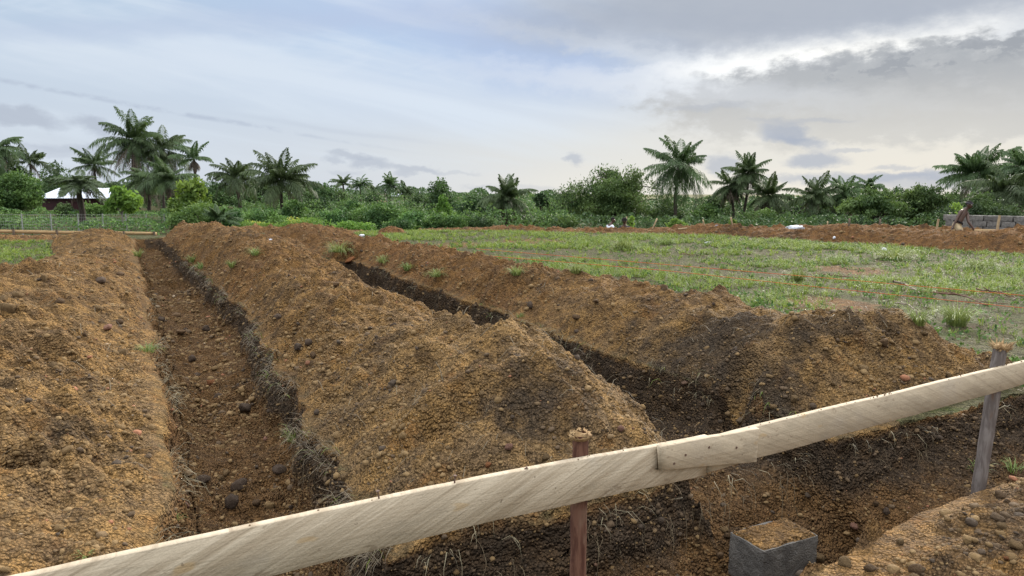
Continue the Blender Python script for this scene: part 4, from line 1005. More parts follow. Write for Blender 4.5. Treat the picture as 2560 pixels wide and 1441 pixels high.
palm(974, 462, 95, 36, 'distant double-trunked palm standing against the far house', 25, 24, -30, 82, nl=20, wid=.1, trunk_r=.2)
palm(1012, 477, 98, 30, 'round-headed distant palm right of the far house', 26, 22, -35, 75, nl=18, wid=.11)
palm(936, 474, 110, 24, 'low distant palm just left of the far house', 27, 18, -25, 70, nl=16, wid=.11)
bush(958, 508, 150, 46, 'broad rounded bright green bush in the middle of the thicket', 28, LEAFM, 6500, .17, lobes=12)
bush(880, 500, 110, 50, 'loose green bush left of the broad rounded bush', 29, LEAFM, 3200, .18)
bush(1100, 447, 118, 66, 'dark domed tree rising from the middle of the thicket', 30, LEAFD, 5600, .24, kind='broadleaf_tree', cat='tree', lobes=12)
bush(1108, 492, 74, 46, 'light green pointed bush in front of the dark domed tree', 31, LEAFB, 2400, .17, lobes=8)
bush(1120, 530, 130, 42, 'low leafy bush below the light green pointed bush', 32, LEAFM, 3600, .15)
bush(1040, 525, 110, 44, 'dark low bush left of the light green pointed bush', 33, LEAFM, 3000, .16)
palm(1268, 497, 52, 66, 'low palm with arching fronds reaching the ground in the centre', 34, 32, -35, 86, droop=(50, 90), skirt=16, skl=1.0)
bush(1190, 480, 120, 80, 'far tangled bush left of the central low palm', 35, LEAFD, 3000, .26, kind='broadleaf_tree', cat='tree')
bush(1352, 481, 54, 62, 'thin pale-stemmed tree with a flat small crown', 36, LEAFD, 900, .24, kind='broadleaf_tree', cat='tree', tall=True, trunk_to=.6, stems=1, trunk_r=.05)
bush(1340, 515, 120, 70, 'dull low bush behind the bare sapling', 37, LEAFD, 2600, .22)
bamboo(1535, 418, 265, 58, 'huge feathery dark green tree left of the tall single palm', 38, 40000, 70)
palm(1697, 413, 56, 82, 'tall single palm with a slim straight trunk and full round crown', 39, 36, -50, 86, droop=(40, 80), skirt=-1, trunk_r=.17, tpx=1690, up=1.05, nl=44, hang=1.0)
bush(1668, 500, 130, 60, 'dark scrub at the foot of the tall single palm', 40, LEAFD, 3800, .2, kind='bush')
bush(1770, 505, 110, 60, 'mid-green bush right of the tall single palm', 41, LEAFM, 3400, .2)
palm(1872, 432, 60, 56, 'round palm topping the right-hand palm group', 42, 32, -55, 86, droop=(35, 75), skirt=14, skl=1.1, tpx=1862, trunk_r=.15)
palm(1826, 462, 61, 46, 'left drooping palm of the right-hand palm group', 43, 26, -65, 60, droop=(30, 65), skirt=14, skl=1.1, tpx=1838, trunk_r=.15)
palm(1922, 488, 58, 52, 'lower palm with drooping dry fronds right of the round palm', 44, 30, -55, 82, droop=(35, 75), skirt=22, skl=1.1, trunk_r=.16)
palm(2036, 492, 57, 62, 'dark palm with a stout trunk and spiky top fronds', 45, 26, -25, 88, droop=(45, 85), skirt=10, skl=.8, trunk_r=.24, tpx=2032)
palm(2110, 487, 58, 58, 'shaggy palm with long grey dead fronds beside the stout dark palm', 46, 26, -40, 80, skirt=26, skl=1.25, trunk_r=.16)
palm(2175, 470, 68, 40, 'palm top poking up behind the shaggy palm', 47, 20, -20, 84)
bush(1905, 520, 150, 52, 'leafy low bush at the foot of the right-hand palm group', 48, LEAFM, 3800, .17)
bush(2060, 525, 170, 56, 'shadowy scrub between the stout dark palm and the sack', 49, LEAFD, 3800, .18)
bamboo(2195, 468, 160, 48, 'dense rounded tree left of the shirtless man', 50, 18000, 46)
bamboo(2300, 462, 180, 52, 'feathery dense tree behind the shirtless man', 51, 19000, 48)
palm(2440, 436, 52, 80, 'large palm with upright fronds above the concrete block stack', 52, 36, -28, 88, droop=(40, 80), skirt=8, skl=1.0, trunk_r=.22)
palm(2560, 420, 46, 66, 'palm cut by the right edge of the picture', 53, 26, -35, 85, trunk_r=.2)
palm(2520, 478, 44, 90, 'low palm with wide arching fronds behind the block stack', 54, 26, -25, 70, droop=(55, 90), skirt=8)
bush(2450, 480, 220, 40, 'dark leafy thicket bush behind the block stack', 55, LEAFD, 7000, .17, lobes=14)
bush(2392, 505, 60, 36, 'small light green bush beside the head of the shirtless man', 56, LEAFB, 1000, .15)
bush(1692, 545, 62, 36, 'small bright leafy shrub below the tall single palm', 57, LEAFB, 900, .14)
bush(1578, 540, 26, 33, 'little pale green sprig right of the man in the hat', 58, LEAFB, 120, .16)
bush(1832, 548, 40, 34, 'pale green weed beside the leaning stick', 59, LEAFB, 380, .14)
for i, (px, pt, w, Y, mt, lab) in enumerate([(640, 552, 150, 38, LEAFY, 'yellow-green weeds behind the farthest spoil mounds'), (770, 541, 150, 39, LEAFY, 'yellow-flowered weeds behind the rusty spoil mound'), (885, 552, 120, 38, LEAFB, 'low bright weeds left of the small earth cone'),
        (830, 520, 110, 46, LEAFM, 'low green bush left of the thicket middle'), (1005, 545, 110, 39, LEAFM, 'low leafy weeds right of the small earth cone'), (1200, 540, 120, 42, LEAFD, 'low dark bush left of the central low palm'), (1410, 532, 90, 44, LEAFM, 'leafy bush at the left foot of the huge feathery tree'),
        (20, 528, 120, 40, LEAFM, 'weedy bush at the left end of the wire fence'), (225, 502, 70, 52, LEAFM, 'round green bush below the tin roof eave'), (160, 505, 60, 52, LEAFD, 'dark round bush left of the squat palm trunk'), (1985, 530, 120, 50, LEAFM, 'green scrub behind the leaning stick'), (2140, 535, 120, 44, LEAFD, 'dark scrub behind the white sack')]):
    bush(px, pt, w, Y, lab, 200 + i, mt, 1700, .13 if Y < 45 else .17, lobes=9, squash=.8)
for i, (px, pt, w, Y, lab) in enumerate([(165, 436, 150, 82, 'dark tree massed behind the squat palm and the tin roof'), (285, 452, 110, 84, 'dark tree under the left side of the tallest left palm'), (455, 440, 150, 80, 'dark tree massed below the slim shaggy palm'), (545, 452, 120, 76, 'dark tree left of the rounded palm'),
        (648, 446, 130, 80, 'dark tree filling the gap between the rounded palm and the big low palm'), (775, 470, 150, 66, 'mid-sized tree right behind the big low palm'), (850, 474, 130, 84, 'broad tree in front of the spiky distant palm'), (1050, 478, 130, 80, 'broad tree left of the dark domed tree'),
        (1180, 486, 130, 64, 'loose dark tree right of the dark domed tree'), (1985, 498, 150, 70, 'dark tree between the lower palm and the stout dark palm'), (2380, 478, 150, 62, 'dark tree between the feathery tree and the large right palm'),
        (1788, 486, 130, 68, 'dark low tree between the tall single palm and the palm group'), (2095, 482, 140, 70, 'dark tree behind the stout dark palm and the shaggy palm'), (2255, 466, 140, 68, 'dark tree top between the two dense rounded trees'), (1235, 482, 150, 76, 'dark tree behind the central low palm'), (1408, 478, 120, 70, 'dark tree left of the huge feathery tree'), (925, 478, 130, 86, 'dark tree beneath the small distant palms')]):
    bush(px, pt, w, Y, lab, 300 + i, LEAFD, 3600, .24, kind='broadleaf_tree', cat='tree', lobes=10, squash=.8)
# continuous undergrowth that nobody could count
def undergrowth(name, spec, mat, seed, label, leaf=.17):
    rg = np.random.default_rng(seed); Ps, Ds = [], []
    for x0, x1, yt0, yt1, Y0, Y1, n in spec:
        px = rg.uniform(x0, x1, n); Yy = rg.uniform(Y0, Y1, n); t = (px - x0) / (x1 - x0)
        for k in range(n):
            top = at(px[k], yt0 + (yt1 - yt0) * t[k] + 7 * float(noise2(px[k] * .03, seed + Y0)) + 4 * float(noise2(px[k] * .09, seed + 3)), Yy[k]); g = gz_at(top[0], top[1]); h = max(.15, top[2] - g)
            Ps.append((top[0], top[1], g + h * rg.random() ** .7)); Ds.append((0, -.3, .4))
    p = np.array(Ps); v, q_ = leaves(p, np.array(Ds), leaf, rg, .5)
    rr = np.clip(.4 + .5 * noise3(p[:, 0] * .8, p[:, 1] * .8, p[:, 2] * 1.2, 4) + .2 * rg.standard_normal(len(p)), 0, 1)
    tag(mesh_np(name, v, q_, mat, None, {'rnd': np.repeat(rr, 4)}), label, 'undergrowth', kind='stuff')
undergrowth('undergrowth', [(-60, 420, 547, 550, 37, 50, 5200), (-60, 420, 522, 536, 50, 62, 4200)], LEAFM, 71, 'weeds behind the wire fence on the left')
undergrowth('undergrowth', [(400, 1420, 524, 524, 46, 58, 8000), (600, 1420, 500, 504, 60, 75, 8000), (700, 1420, 484, 492, 76, 100, 9000)], LEAFT, 72, 'tangled green thicket across the middle distance', .23)
undergrowth('undergrowth', [(1380, 2620, 538, 540, 42, 56, 9000), (1480, 2620, 518, 512, 58, 72, 9000), (1480, 2620, 502, 494, 74, 95, 9000)], LEAFD, 73, 'dark scrub under the palms on the right', .23)
undergrowth('undergrowth', [(-60, 760, 478, 488, 76, 92, 12000), (-60, 640, 448, 462, 94, 110, 9000)], LEAFD, 75, 'dark mass of scrub under the tall left palms', .30)
undergrowth('distant_wood', [(-100, 760, 445, 468, 112, 150, 12000), (740, 1440, 468, 482, 112, 190, 16000), (1380, 2700, 494, 486, 112, 170, 14000)], LEAFD, 74, 'far wooded skyline behind the palms', .6)
# ------------------------------------------------------------------ grass
def blades(base, h, w, az, lean, rg, curl=.5):
    """ribbon blades: base (n,3), height, width, azimuth, lean (0 upright .. 1.6 flat)"""
    n = len(base); d = np.stack([np.cos(az), np.sin(az), 0 * az], -1); sd = np.stack([-np.sin(az), np.cos(az), 0 * az], -1)
    tw = rg.uniform(-1, 1, (n, 1)); sd = sd * np.cos(tw) + d * np.sin(tw) * .6
    def pt(s):
        a = lean[:, None] * (.4 + .6 * s) + curl * s * s
        return base + h[:, None] * s * (d * np.sin(a) + np.array([0, 0, 1]) * np.cos(a))
    p0, p1, p2, p3 = base, pt(.42), pt(.76), pt(1.0); W = w[:, None]
    v = np.stack([p0 - sd * W * .5, p0 + sd * W * .5, p1 - sd * W * .5, p1 + sd * W * .5, p2 - sd * W * .32, p2 + sd * W * .32, p3], 1).reshape(-1, 3)
    a = np.arange(n) * 7; q = np.concatenate([np.stack([a, a + 1, a + 3, a + 2], -1), np.stack([a + 2, a + 3, a + 5, a + 4], -1)]); t = np.stack([a + 4, a + 5, a + 6], -1)
    return v, [q, t]
def tufts_on(ids, nb, hr, wr, rg, spread=.04, lean=(.1, .9), dist_scale=True):
    n = len(ids); c = np.repeat(P3[ids], nb, 0); dd = np.repeat(DEP[ids], nb); m = n * nb
    a = rg.uniform(0, 6.283, m); q = np.sqrt(rg.random(m)) * np.repeat(rg.uniform(.5, 1.4, n), nb) * spread
    base = c + np.stack([np.cos(a) * q, np.sin(a) * q, np.full(m, -.012)], -1)
    ts = np.repeat(rg.uniform(.55, 1.3, n), nb); h = rg.uniform(*hr, m) * ts
    w = rg.uniform(*wr, m) * (np.clip(dd / 9, .8, 2.4) if dist_scale else 1)
    az = a + rg.uniform(-.9, .9, m); ln = rg.uniform(*lean, m)
    v, f = blades(base, h, w, az, ln, rg)
    tone = np.repeat(np.clip(.5 + .28 * rg.standard_normal(n), 0, 1), nb); rn = np.clip(tone + rg.uniform(-.25, .25, m), 0, 1)
    return v, f, np.repeat(rn, 7)
rgG = np.random.default_rng(77)
Ur, Vr = U.ravel(), V.ravel()
field = INF & (zf_ == 0) & (((Vr > 6.0) & (Ur > 2.9)) | (Vr < -1.9)) & (Ur < 33)
patch = fbm(P3[:, 0] * .55, P3[:, 1] * .55, 4, 201)
bare = sstep(.12, .38, fbm(P3[:, 0] * .33 + 4, P3[:, 1] * .33, 3, 205))
gd = sstep(-.35, .35, patch) * (1 - .92 * bare) + .05
for bx_, by_, br_ in [(*onz(2130, 670, 0)[:2], 1.1), (*onz(2090, 760, 0)[:2], .9), (*onz(1330, 600, 0)[:2], 2.0), (*onz(2380, 830, 0)[:2], .7)]:
    gd *= 1 - .85 * sstep(1.2, .5, np.hypot(P3[:, 0] - bx_, P3[:, 1] - by_) / br_)
near = sstep(6.5, 11, DEP)
w = AREA.ravel() * gd * field * (.30 + .70 * near) / np.maximum(DEP, 4) ** .55; w /= w.sum()
ids = rgG.choice(len(w), 11500, p=w, replace=False)
v, f, r_ = tufts_on(ids, 11, (.07, .20), (.005, .010), rgG, .055)
tag(mesh_np('grass', v, f, GRASSM, None, {'rnd': r_}), 'short fresh green grass over the field', 'grass', kind='stuff')
w = AREA.ravel() * (field) * (.2 + gd) / np.maximum(DEP, 3) ** 1.3; w /= w.sum()
ids = rgG.choice(len(w), 9000, p=w, replace=False); m = len(ids)
v, f = blades(P3[ids] + np.array([0, 0, .012]), rgG.uniform(.06, .26, m), rgG.uniform(.003, .006, m) * np.clip(DEP[ids] / 8, 1, 2), rgG.uniform(0, 6.28, m), rgG.uniform(1.2, 1.6, m), rgG, .1)
tag(mesh_np('dry_litter', v, f, STRAW, None, {'rnd': np.repeat(rgG.random(m), 7)}), 'dead straw lying flat between the green tufts', 'dry grass', kind='stuff')
# low broad-leaved weeds in the nearer field
w = AREA.ravel() * field * (.15 + sstep(-.1, .3, fbm(P3[:, 0] * .8 + 9, P3[:, 1] * .8, 3, 207))) / np.maximum(DEP, 4) ** 1.6; w /= w.sum()
ids = rgG.choice(len(w), 1700, p=w, replace=False); nb = 9; c = np.repeat(P3[ids], nb, 0); m = len(c)
cc = c + rgG.standard_normal((m, 3)) * np.array([.05, .05, .02]) + np.array([0, 0, .05])
v, q_ = leaves(cc, np.tile([0, 0, 2.5], (m, 1)), .055, rgG, .6)
tag(mesh_np('weeds', v, q_, LEAFM, None, {'rnd': np.repeat(rgG.random(m), 4)}), 'low broad-leaved weeds scattered in the field', 'weeds', kind='stuff')
# dry grass hanging over trench lips, rootlets under them
def lip_grass(name, pts_, dirs, h, w, lean, mat, rg, label, curl=.7):
    n = len(pts_); az = np.arctan2(dirs[:, 1], dirs[:, 0]) + rg.uniform(-.9, .9, n)
    v, f = blades(pts_, h, w, az, lean, rg, curl); tag(mesh_np(name, v, f, mat, None, {'rnd': np.repeat(rg.random(n), 7)}), label, 'dry grass', kind='stuff')
def lip_points(n, kind, a, b, rg, wgt=None):
    s = rg.uniform(0, 1, n); s = a + (b - a) * s ** 1.6
    keep = (noise2(s * 2.2, 0 * s, 211) > -.35); s = s[keep]
    if kind == 'R1': u_, v_ = s, np.interp(s, UL, R1) + rg.uniform(-.015, .10, len(s)); d = np.array([-CT, -ST])
    elif kind == 'R2': u_, v_ = s, np.interp(s, UL, R2) + rg.uniform(-.015, .10, len(s)); d = np.array([-CT, -ST])
    elif kind == 'L1': u_, v_ = s, np.interp(s, UL, L1) - rg.uniform(-.015, .06, len(s)); d = np.array([CT, ST])
    else: u_, v_ = np.interp(s, VL, farl) + rg.uniform(-.015, .06, len(s)), s; d = np.array([ST, -CT])
    x, y = uv2xy(u_, v_); z = np.array([gz_at(a_, b_) for a_, b_ in zip(x, y)])
    return np.stack([x, y, np.maximum(z, GZ.mean() * 0 - .09)], -1), np.tile(d, (len(s), 1))
for kind, n, a, b, lab in (('R1', 1350, 3.1, 19, 'dry straw hanging over the right edge of the left trench'), ('R2', 300, 3.4, 16, 'dry straw along the right edge of the second trench'), ('F', 170, .6, 9, 'dry straw along the trench edge behind the rail'), ('L1', 350, 3.3, 14, 'thin straw along the left edge of the left trench')):
    p, d = lip_points(n, kind, a, b, rgG); m = len(p); dp = np.hypot(p[:, 0], p[:, 1])
    lip_grass('lip_grass', p, d, rgG.uniform(.06, .22, m), rgG.uniform(.0025, .005, m) * np.clip(dp / 5, 1, 2.2), rgG.uniform(.5, 1.7, m), STRAW, rgG, lab)
    if kind in ('R1', 'R2'):
        p, d = lip_points(n // 7, kind, a, b, rgG); m = len(p); dp = np.hypot(p[:, 0], p[:, 1])
        lip_grass('lip_grass', p, d, rgG.uniform(.06, .18, m), rgG.uniform(.003, .006, m) * np.clip(dp / 5, 1, 2.2), rgG.uniform(.2, 1.3, m), GRASSM, rgG, lab.replace('dry straw', 'green blades').replace('hanging over', 'growing along'))
ROOTM = plain('rootlet', (.12, .09, .055), (.20, .16, .10), 20, .8, 0)
def hanging(kind, n, a, b, rg, lab):
    p, d = lip_points(n, kind, a, b, rg); m = len(p); p[:, 2] -= .03 + rg.uniform(0, .12, m); p[:, :2] += d * (.02 + .03 * rg.random((m, 1)))
    Vt, Ft, n0 = [], [], 0
    for i in range(m):
        L = rg.uniform(.05, .32) * (1 if rg.random() < .3 else .5); s = np.linspace(0, 1, 6)[:, None]; a_ = rg.uniform(-.5, .5)
        path = p[i] + s * np.array([d[i, 0] * .06 + a_ * .1 * d[i, 1], d[i, 1] * .06 - a_ * .1 * d[i, 0], -L]) + np.sin(s * rg.uniform(3, 8)) * np.array([.012, .01, 0])
        v, f = tube(path, .0022 * (1 - .6 * s[:, 0]), 3); Vt.append(v); Ft.append(f + n0); n0 += len(v)
    tag(mesh_np('rootlets', np.concatenate(Vt), np.concatenate(Ft), ROOTM), lab, 'roots', kind='stuff')
hanging('F', 110, .6, 8, rgG, 'fine roots hanging from the cut edge under the rail'); hanging('R1', 160, 3.1, 9, rgG, 'fine roots hanging from the right wall of the left trench')
# twigs and straws lying on the ridges
ids = rgG.choice(np.flatnonzero(INF & np.isin(zf_, [1, 2, 3]) & (DEP < 11) & (SF > .6)), 520, replace=False)
ids = np.concatenate([ids, rgG.choice(np.flatnonzero(INF & (zf_ == 2) & (DEP < 5.2) & (SF > .6)), 150, replace=False)]); m = len(ids)
v, f = blades(P3[ids] + NRMF[ids] * .016, rgG.uniform(.05, .24, m), rgG.uniform(.002, .004, m) * np.clip(DEP[ids] / 5, 1, 2), rgG.uniform(0, 6.28, m), rgG.uniform(1.1, 1.6, m), rgG, .08)
tag(mesh_np('straws', v, f, STRAW, None, {'rnd': np.repeat(rgG.random(m) * .8, 7)}), 'loose straws and twigs strewn on the spoil ridges', 'dry grass', kind='stuff')
# distinct tufts one can point at
def tuft(px, py, wpx, hpx, label, mat=TUFTM, n=90, seed=0, group=None, name='grass_tuft', cat='grass tuft', w=.0052, lean=(.05, 1.15)):
    rg = np.random.default_rng(seed + px); p = hit(px, py); sc_ = (p[1] * CP - (p[2] - EYE) * SP) / FPX
    Wd = wpx * sc_ * .5; H = hpx * sc_ * 1.15
    a = rg.uniform(0, 6.283, n); q = np.sqrt(rg.random(n)) * Wd * .45; base = np.stack([np.cos(a) * q, np.sin(a) * q, np.full(n, -.02)], -1)
    ww = rg.uniform(.7, 1.3, n) * w * max(1, sc_ * 1750 / 7)
    v, f = blades(base, rg.uniform(.55, 1.1, n) * H * 1.1, ww, a + rg.uniform(-.6, .6, n), rg.uniform(*lean, n) * np.clip(Wd / H, .5, 1.3), rg, .55)
    return tag(mesh_np(name, v, f, mat, None, {'rnd': np.repeat(np.clip(.65 + .3 * rg.standard_normal(n), 0, 1), 7)}, loc=p), label, cat, group)
for px, py, w_, h_, lab, n in [(2235, 650, 150, 38, 'broad bright grass clump by the white scrap in the field', 260), (2100, 655, 110, 30, 'wide bright grass clump left of the broad one', 170), (1993, 705, 60, 45, 'spiky grass clump standing on the red string', 110), (2392, 815, 85, 75, 'tall fresh grass clump in the right foreground of the field', 170),
        (2295, 815, 60, 48, 'smaller grass clump beside the tall fresh one', 100), (1560, 625, 85, 42, 'bright grass clump below the men', 150), (1440, 685, 50, 32, 'grass clump just behind the right ridge', 90), (2455, 675, 110, 42, 'rounded grass clump near the right edge of the field', 170), (1020, 677, 40, 26, 'small round tuft on the far lip of the second trench', 70),
        (1092, 690, 62, 28, 'blue-green tuft on the lip of the second trench', 80), (848, 637, 90, 34, 'tuft in the gap between the middle and right ridges', 120), (640, 640, 50, 26, 'dull tuft on the far middle ridge', 60), (580, 680, 28, 22, 'small bright tuft on the left slope of the middle ridge', 50), (505, 672, 40, 22, 'bright tuft near the far trench edge', 55),
        (482, 655, 36, 24, 'upright tuft by the far trench edge', 50), (345, 642, 30, 26, 'tuft at the left trench edge far away', 45), (735, 1105, 60, 50, 'green tuft hanging at the trench lip near the rail', 46), (440, 1310, 26, 30, 'tiny green tuft at the trench edge just above the rail', 20), (212, 1392, 40, 26, 'green shoots in the soil at the bottom left', 16),
        (370, 880, 60, 34, 'dark rooty tuft at the left trench edge', 60), (1290, 690, 50, 30, 'clump in the field behind the right ridge crest', 80), (1660, 612, 70, 30, 'clump at the foot of the far red ridge', 110), (1905, 612, 46, 22, 'small clump right at the foot of the far red ridge', 70), (1300, 795, 24, 16, 'tiny weed on the second trench lip', 24),
        (960, 660, 60, 26, 'grey-green tuft beside the far end of the second trench', 70), (2440, 1190, 60, 40, 'fresh blades beside the foot of the grey stake', 22), (2535, 1180, 60, 40, 'fresh blades at the right edge behind the grey stake', 24), (1930, 1425, 50, 26, 'green sprig in front of the concrete block', 22)]:
    tuft(px, py, w_, h_ * .9, lab, n=int(n * 1.5))
# fallen branches in the field
BRANCH = bark_mat('dead_branch', (.20, .16, .125), (.32, .27, .22), (.14, .10, .075)); BRANCHD = bark_mat('red_twig', (.12, .065, .045), (.19, .11, .08), (.09, .06, .045))
def branch(pts_, mat, label, r=.016, twigs=3, seed=1):
    rg = np.random.default_rng(seed); P_ = [hit(x, y) + np.array([0, 0, .03 + dz]) for x, y, dz in pts_]; P_ = np.array(P_); s = np.linspace(0, len(P_) - 1, 14)
    path = np.stack([np.interp(s, np.arange(len(P_)), P_[:, k]) for k in range(3)], -1) + rg.standard_normal((14, 3)) * .006
    v, f = tube(path, r * (1 - .55 * np.linspace(0, 1, 14)), 6); Vt, Ft, n0 = [v], [f], len(v)
    for i in range(twigs):
        a = path[rg.integers(3, 12)]; d = rg.standard_normal(3) * np.array([.22, .22, .07]); d[2] = abs(d[2]); q = np.linspace(0, 1, 5)[:, None]
        v, f = tube(a + d * q, r * .45 * (1 - .6 * q[:, 0]), 4); Vt.append(v); Ft.append(f + n0); n0 += len(v)
    tag(mesh_np('fallen_branch', np.concatenate(Vt), np.concatenate(Ft), mat, None, smooth=True), label, 'branch')
branch([(2232, 722, .10), (2262, 722, .05), (2300, 738, 0)], BRANCH, 'pale broken branch with a raised end lying in the field', .022, 3, 1)
branch([(2150, 703, .02), (2050, 692, .02), (1990, 690, .0)], BRANCHD, 'long reddish stick lying flat left of the pale broken branch', .016, 2, 2)
branch([(2330, 742, .04), (2400, 752, .05), (2470, 770, 0)], BRANCHD, 'reddish twiggy branch right of the pale broken branch', .016, 9, 3)
branch([(2440, 735, .04), (2500, 746, .05), (2545, 752, 0)], BRANCHD, 'reddish twiggy branch near the right edge of the field', .014, 8, 4)
branch([(2235, 765, .02), (2270, 770, .03), (2290, 782, 0)], BRANCH, 'small curled pale twig below the pale broken branch', .012, 1, 5)
branch([(1700, 640, .02), (1760, 645, .02), (1810, 655, 0)], BRANCHD, 'dark thin stick lying in the far part of the field', .014, 1, 6)
# ------------------------------------------------------------------ strings
STRING = plain('red_string', (.50, .07, .03), (.55, .16, .03), 3, .6, 0); STRINGY = plain('yellow_string', (.55, .36, .04), (.5, .3, .03), 3, .6, 0)
def string(pts_, mat, label, r=.0028, group=None):
    pts_ = np.array(pts_); d = np.linalg.norm(np.diff(pts_, axis=0), axis=1); s = np.concatenate([[0], np.cumsum(d)]); q = np.linspace(0, s[-1], 90)
    path = np.stack([np.interp(q, s, pts_[:, k]) for k in range(3)], -1); dist = np.linalg.norm(path, axis=1)
    v, f = tube(path, r * np.clip(dist / 8, .8, 1.9), 5); tag(mesh_np('builders_string', v, f, mat, None, smooth=True), label, 'string', group)
def gz_off(px, py, z): return onz(px, py, z)
string([onz(930, 598, .12), onz(1080, 618, .2), onz(1236, 641, .25)], STRINGY, 'yellow string stretched from the far right ridge over the grass')
string([onz(1236, 641, .25), onz(1660, 676, .22), onz(2030, 716, .20), onz(2620, 776, .22)], STRING, 'nearer red string stretched low across the grass field')
string([onz(1190, 622, .2), onz(1660, 661, .2), onz(2100, 698, .18), onz(2620, 744, .2)], STRING, 'farther red string running above the nearer red one')
# ------------------------------------------------------------------ buildings
ROOFW = plain('tin_roof', (.66, .70, .78), (.58, .62, .70), 1.5, .35, .05, .02, .5, .25)
WALLM = plain('maroon_wall', (.045, .016, .018), (.03, .012, .014), 2); WALLP = plain('pale_wall', (.42, .40, .36), None, 2); WALLB = plain('blue_wall', (.06, .22, .52), None, 2)
ROOFB = plain('brown_roof', (.14, .10, .085), None, 3); ROOFT = plain('thatch', (.40, .28, .16), (.25, .18, .1), 6); DARK = plain('dark_opening', (.012, .010, .010), None, 3)
def house(px0, px1, yridge, yeave, ybase, Y, roofm, wallm, label, dep=2.6, skew=0.0, ins=.0, name='house', cat='house', hip=0.0):
    a = at(px0, yeave, Y); b_ = at(px1, yeave, Y + skew); L = math.hypot(b_[0] - a[0], b_[1] - a[1]); rz = math.atan2(b_[1] - a[1], b_[0] - a[0])
    g = at(px0, ybase, Y)[2] - .3; root = empty(name, (a[0], a[1], g), rz); tag(root, label, cat)
    ez = a[2] - g; ridge = at((px0 + px1) / 2, yridge, Y + dep)[2] - g; n = max(24, int(L * 14))
    xs = np.linspace(0, L, n); w = .018 * np.cos(xs * 2 * math.pi / .28)
    h_ = np.clip(hip, 0, L * .45)
    for nm, y0, y1 in (('roof', 0, dep), ('roof', 2 * dep, dep)):
        xt = h_ + (L - 2 * h_) * xs / L
        V_ = np.concatenate([np.stack([xs, 0 * xs + y0, ez + w], -1), np.stack([xt, 0 * xs + y1, ridge + w], -1), np.stack([xs, 0 * xs + y0, ez + w - .05], -1), np.stack([xt, 0 * xs + y1, ridge + w - .05], -1)])
        i = np.arange(n - 1); F_ = np.concatenate([np.stack([i, i + 1, n + i + 1, n + i], -1), np.stack([2 * n + i, 3 * n + i, 3 * n + i + 1, 2 * n + i + 1], -1), np.stack([i, 2 * n + i, 2 * n + i + 1, i + 1], -1)])
        mesh_np(nm, V_, F_, roofm, root, smooth=False)
    i_ = .35; x0, x1, y0, y1 = i_ + ins, L - i_ - ins, .4, 2 * dep - .4; zt = ez + (ridge - ez) * .4 / dep - .06
    V_ = np.array([(x0, y0, 0), (x1, y0, 0), (x1, y1, 0), (x0, y1, 0), (x0, y0, zt), (x1, y0, zt), (x1, y1, zt), (x0, y1, zt), (x0, (y0 + y1) / 2, ridge - .12), (x1, (y0 + y1) / 2, ridge - .12)])
    o = mesh_np('wall', V_, [np.array([(0, 1, 5, 4), (1, 2, 6, 5), (2, 3, 7, 6), (3, 0, 4, 7)]), np.array([(4, 7, 8), (5, 9, 6)])], wallm, root)
    return root
house(88, 274, 470, 495, 526, 72, ROOFW, WALLM, 'long low shed with a white tin roof and dark maroon walls on the left', 2.6, -1.6, hip=.5, name='tin_roof_shed', cat='shed')
house(-60, 22, 463, 482, 508, 86, ROOFW, WALLB, 'blue-walled house peeping through the leafy tree at the left edge', 3)
house(298, 352, 446, 455, 470, 120, ROOFW, WALLP, 'small pale-roofed house glimpsed behind the tallest left palm', 3)
house(958, 1003, 482, 490, 506, 118, ROOFW, WALLP, 'far house with a whitish roof behind the distant palms', 3)
house(918, 962, 484, 492, 508, 114, ROOFB, WALLP, 'far house with a brown roof left of the whitish roof', 3)
house(935, 962, 501, 508, 516, 100, ROOFT, WALLP, 'tiny hut with a tan roof among the far bushes', 1.2, name='hut', cat='hut')
# ------------------------------------------------------------------ wire fence on the left
POSTM = plain('fence_post', (.30, .31, .30), None, 6); WIREM = plain('wire', (.28, .28, .28), None, 5, .5, 0)
fpx = [-20, 53, 126, 194, 256, 314, 365, 410]; fY = [35, 36, 37, 38, 39.5, 41, 42.5, 44]
f0 = at(fpx[0], 575, fY[0]); fr = empty('wire_fence', (f0[0], f0[1], gz_at(f0[0], f0[1]))); tag(fr, 'thin grey wire fence with slim posts in the weeds on the left', 'fence')
O = np.array(fr.location); tops = []
for px, Y in zip(fpx, fY):
    t = at(px, 534, Y); g = gz_at(t[0], t[1]) - .2; tops.append(t)
    v, f = tube(np.array([(t[0], t[1], g), (t[0], t[1], (g + t[2]) / 2), tuple(t)]) - O, [.035, .033, .03], 6); mesh_np('post', v, f, POSTM, fr)
Vt, Ft, n0 = [], [], 0
for k in range(6):
    path = np.array([t - np.array([0, 0, .05 + k * .17]) for t in tops]) - O; v, f = tube(path, [.006] * len(path), 3); Vt.append(v); Ft.append(f + n0); n0 += len(v)
for a, b_ in zip(tops[:-1], tops[1:]):
    for q in np.linspace(.06, .94, 13):
        t = a + (b_ - a) * q; v, f = tube(np.array([t - np.array([0, 0, .05]), t - np.array([0, 0, .95])]) - O, [.004, .004], 3); Vt.append(v); Ft.append(f + n0); n0 += len(v)
mesh_np('wire_mesh', np.concatenate(Vt), np.concatenate(Ft), WIREM, fr)
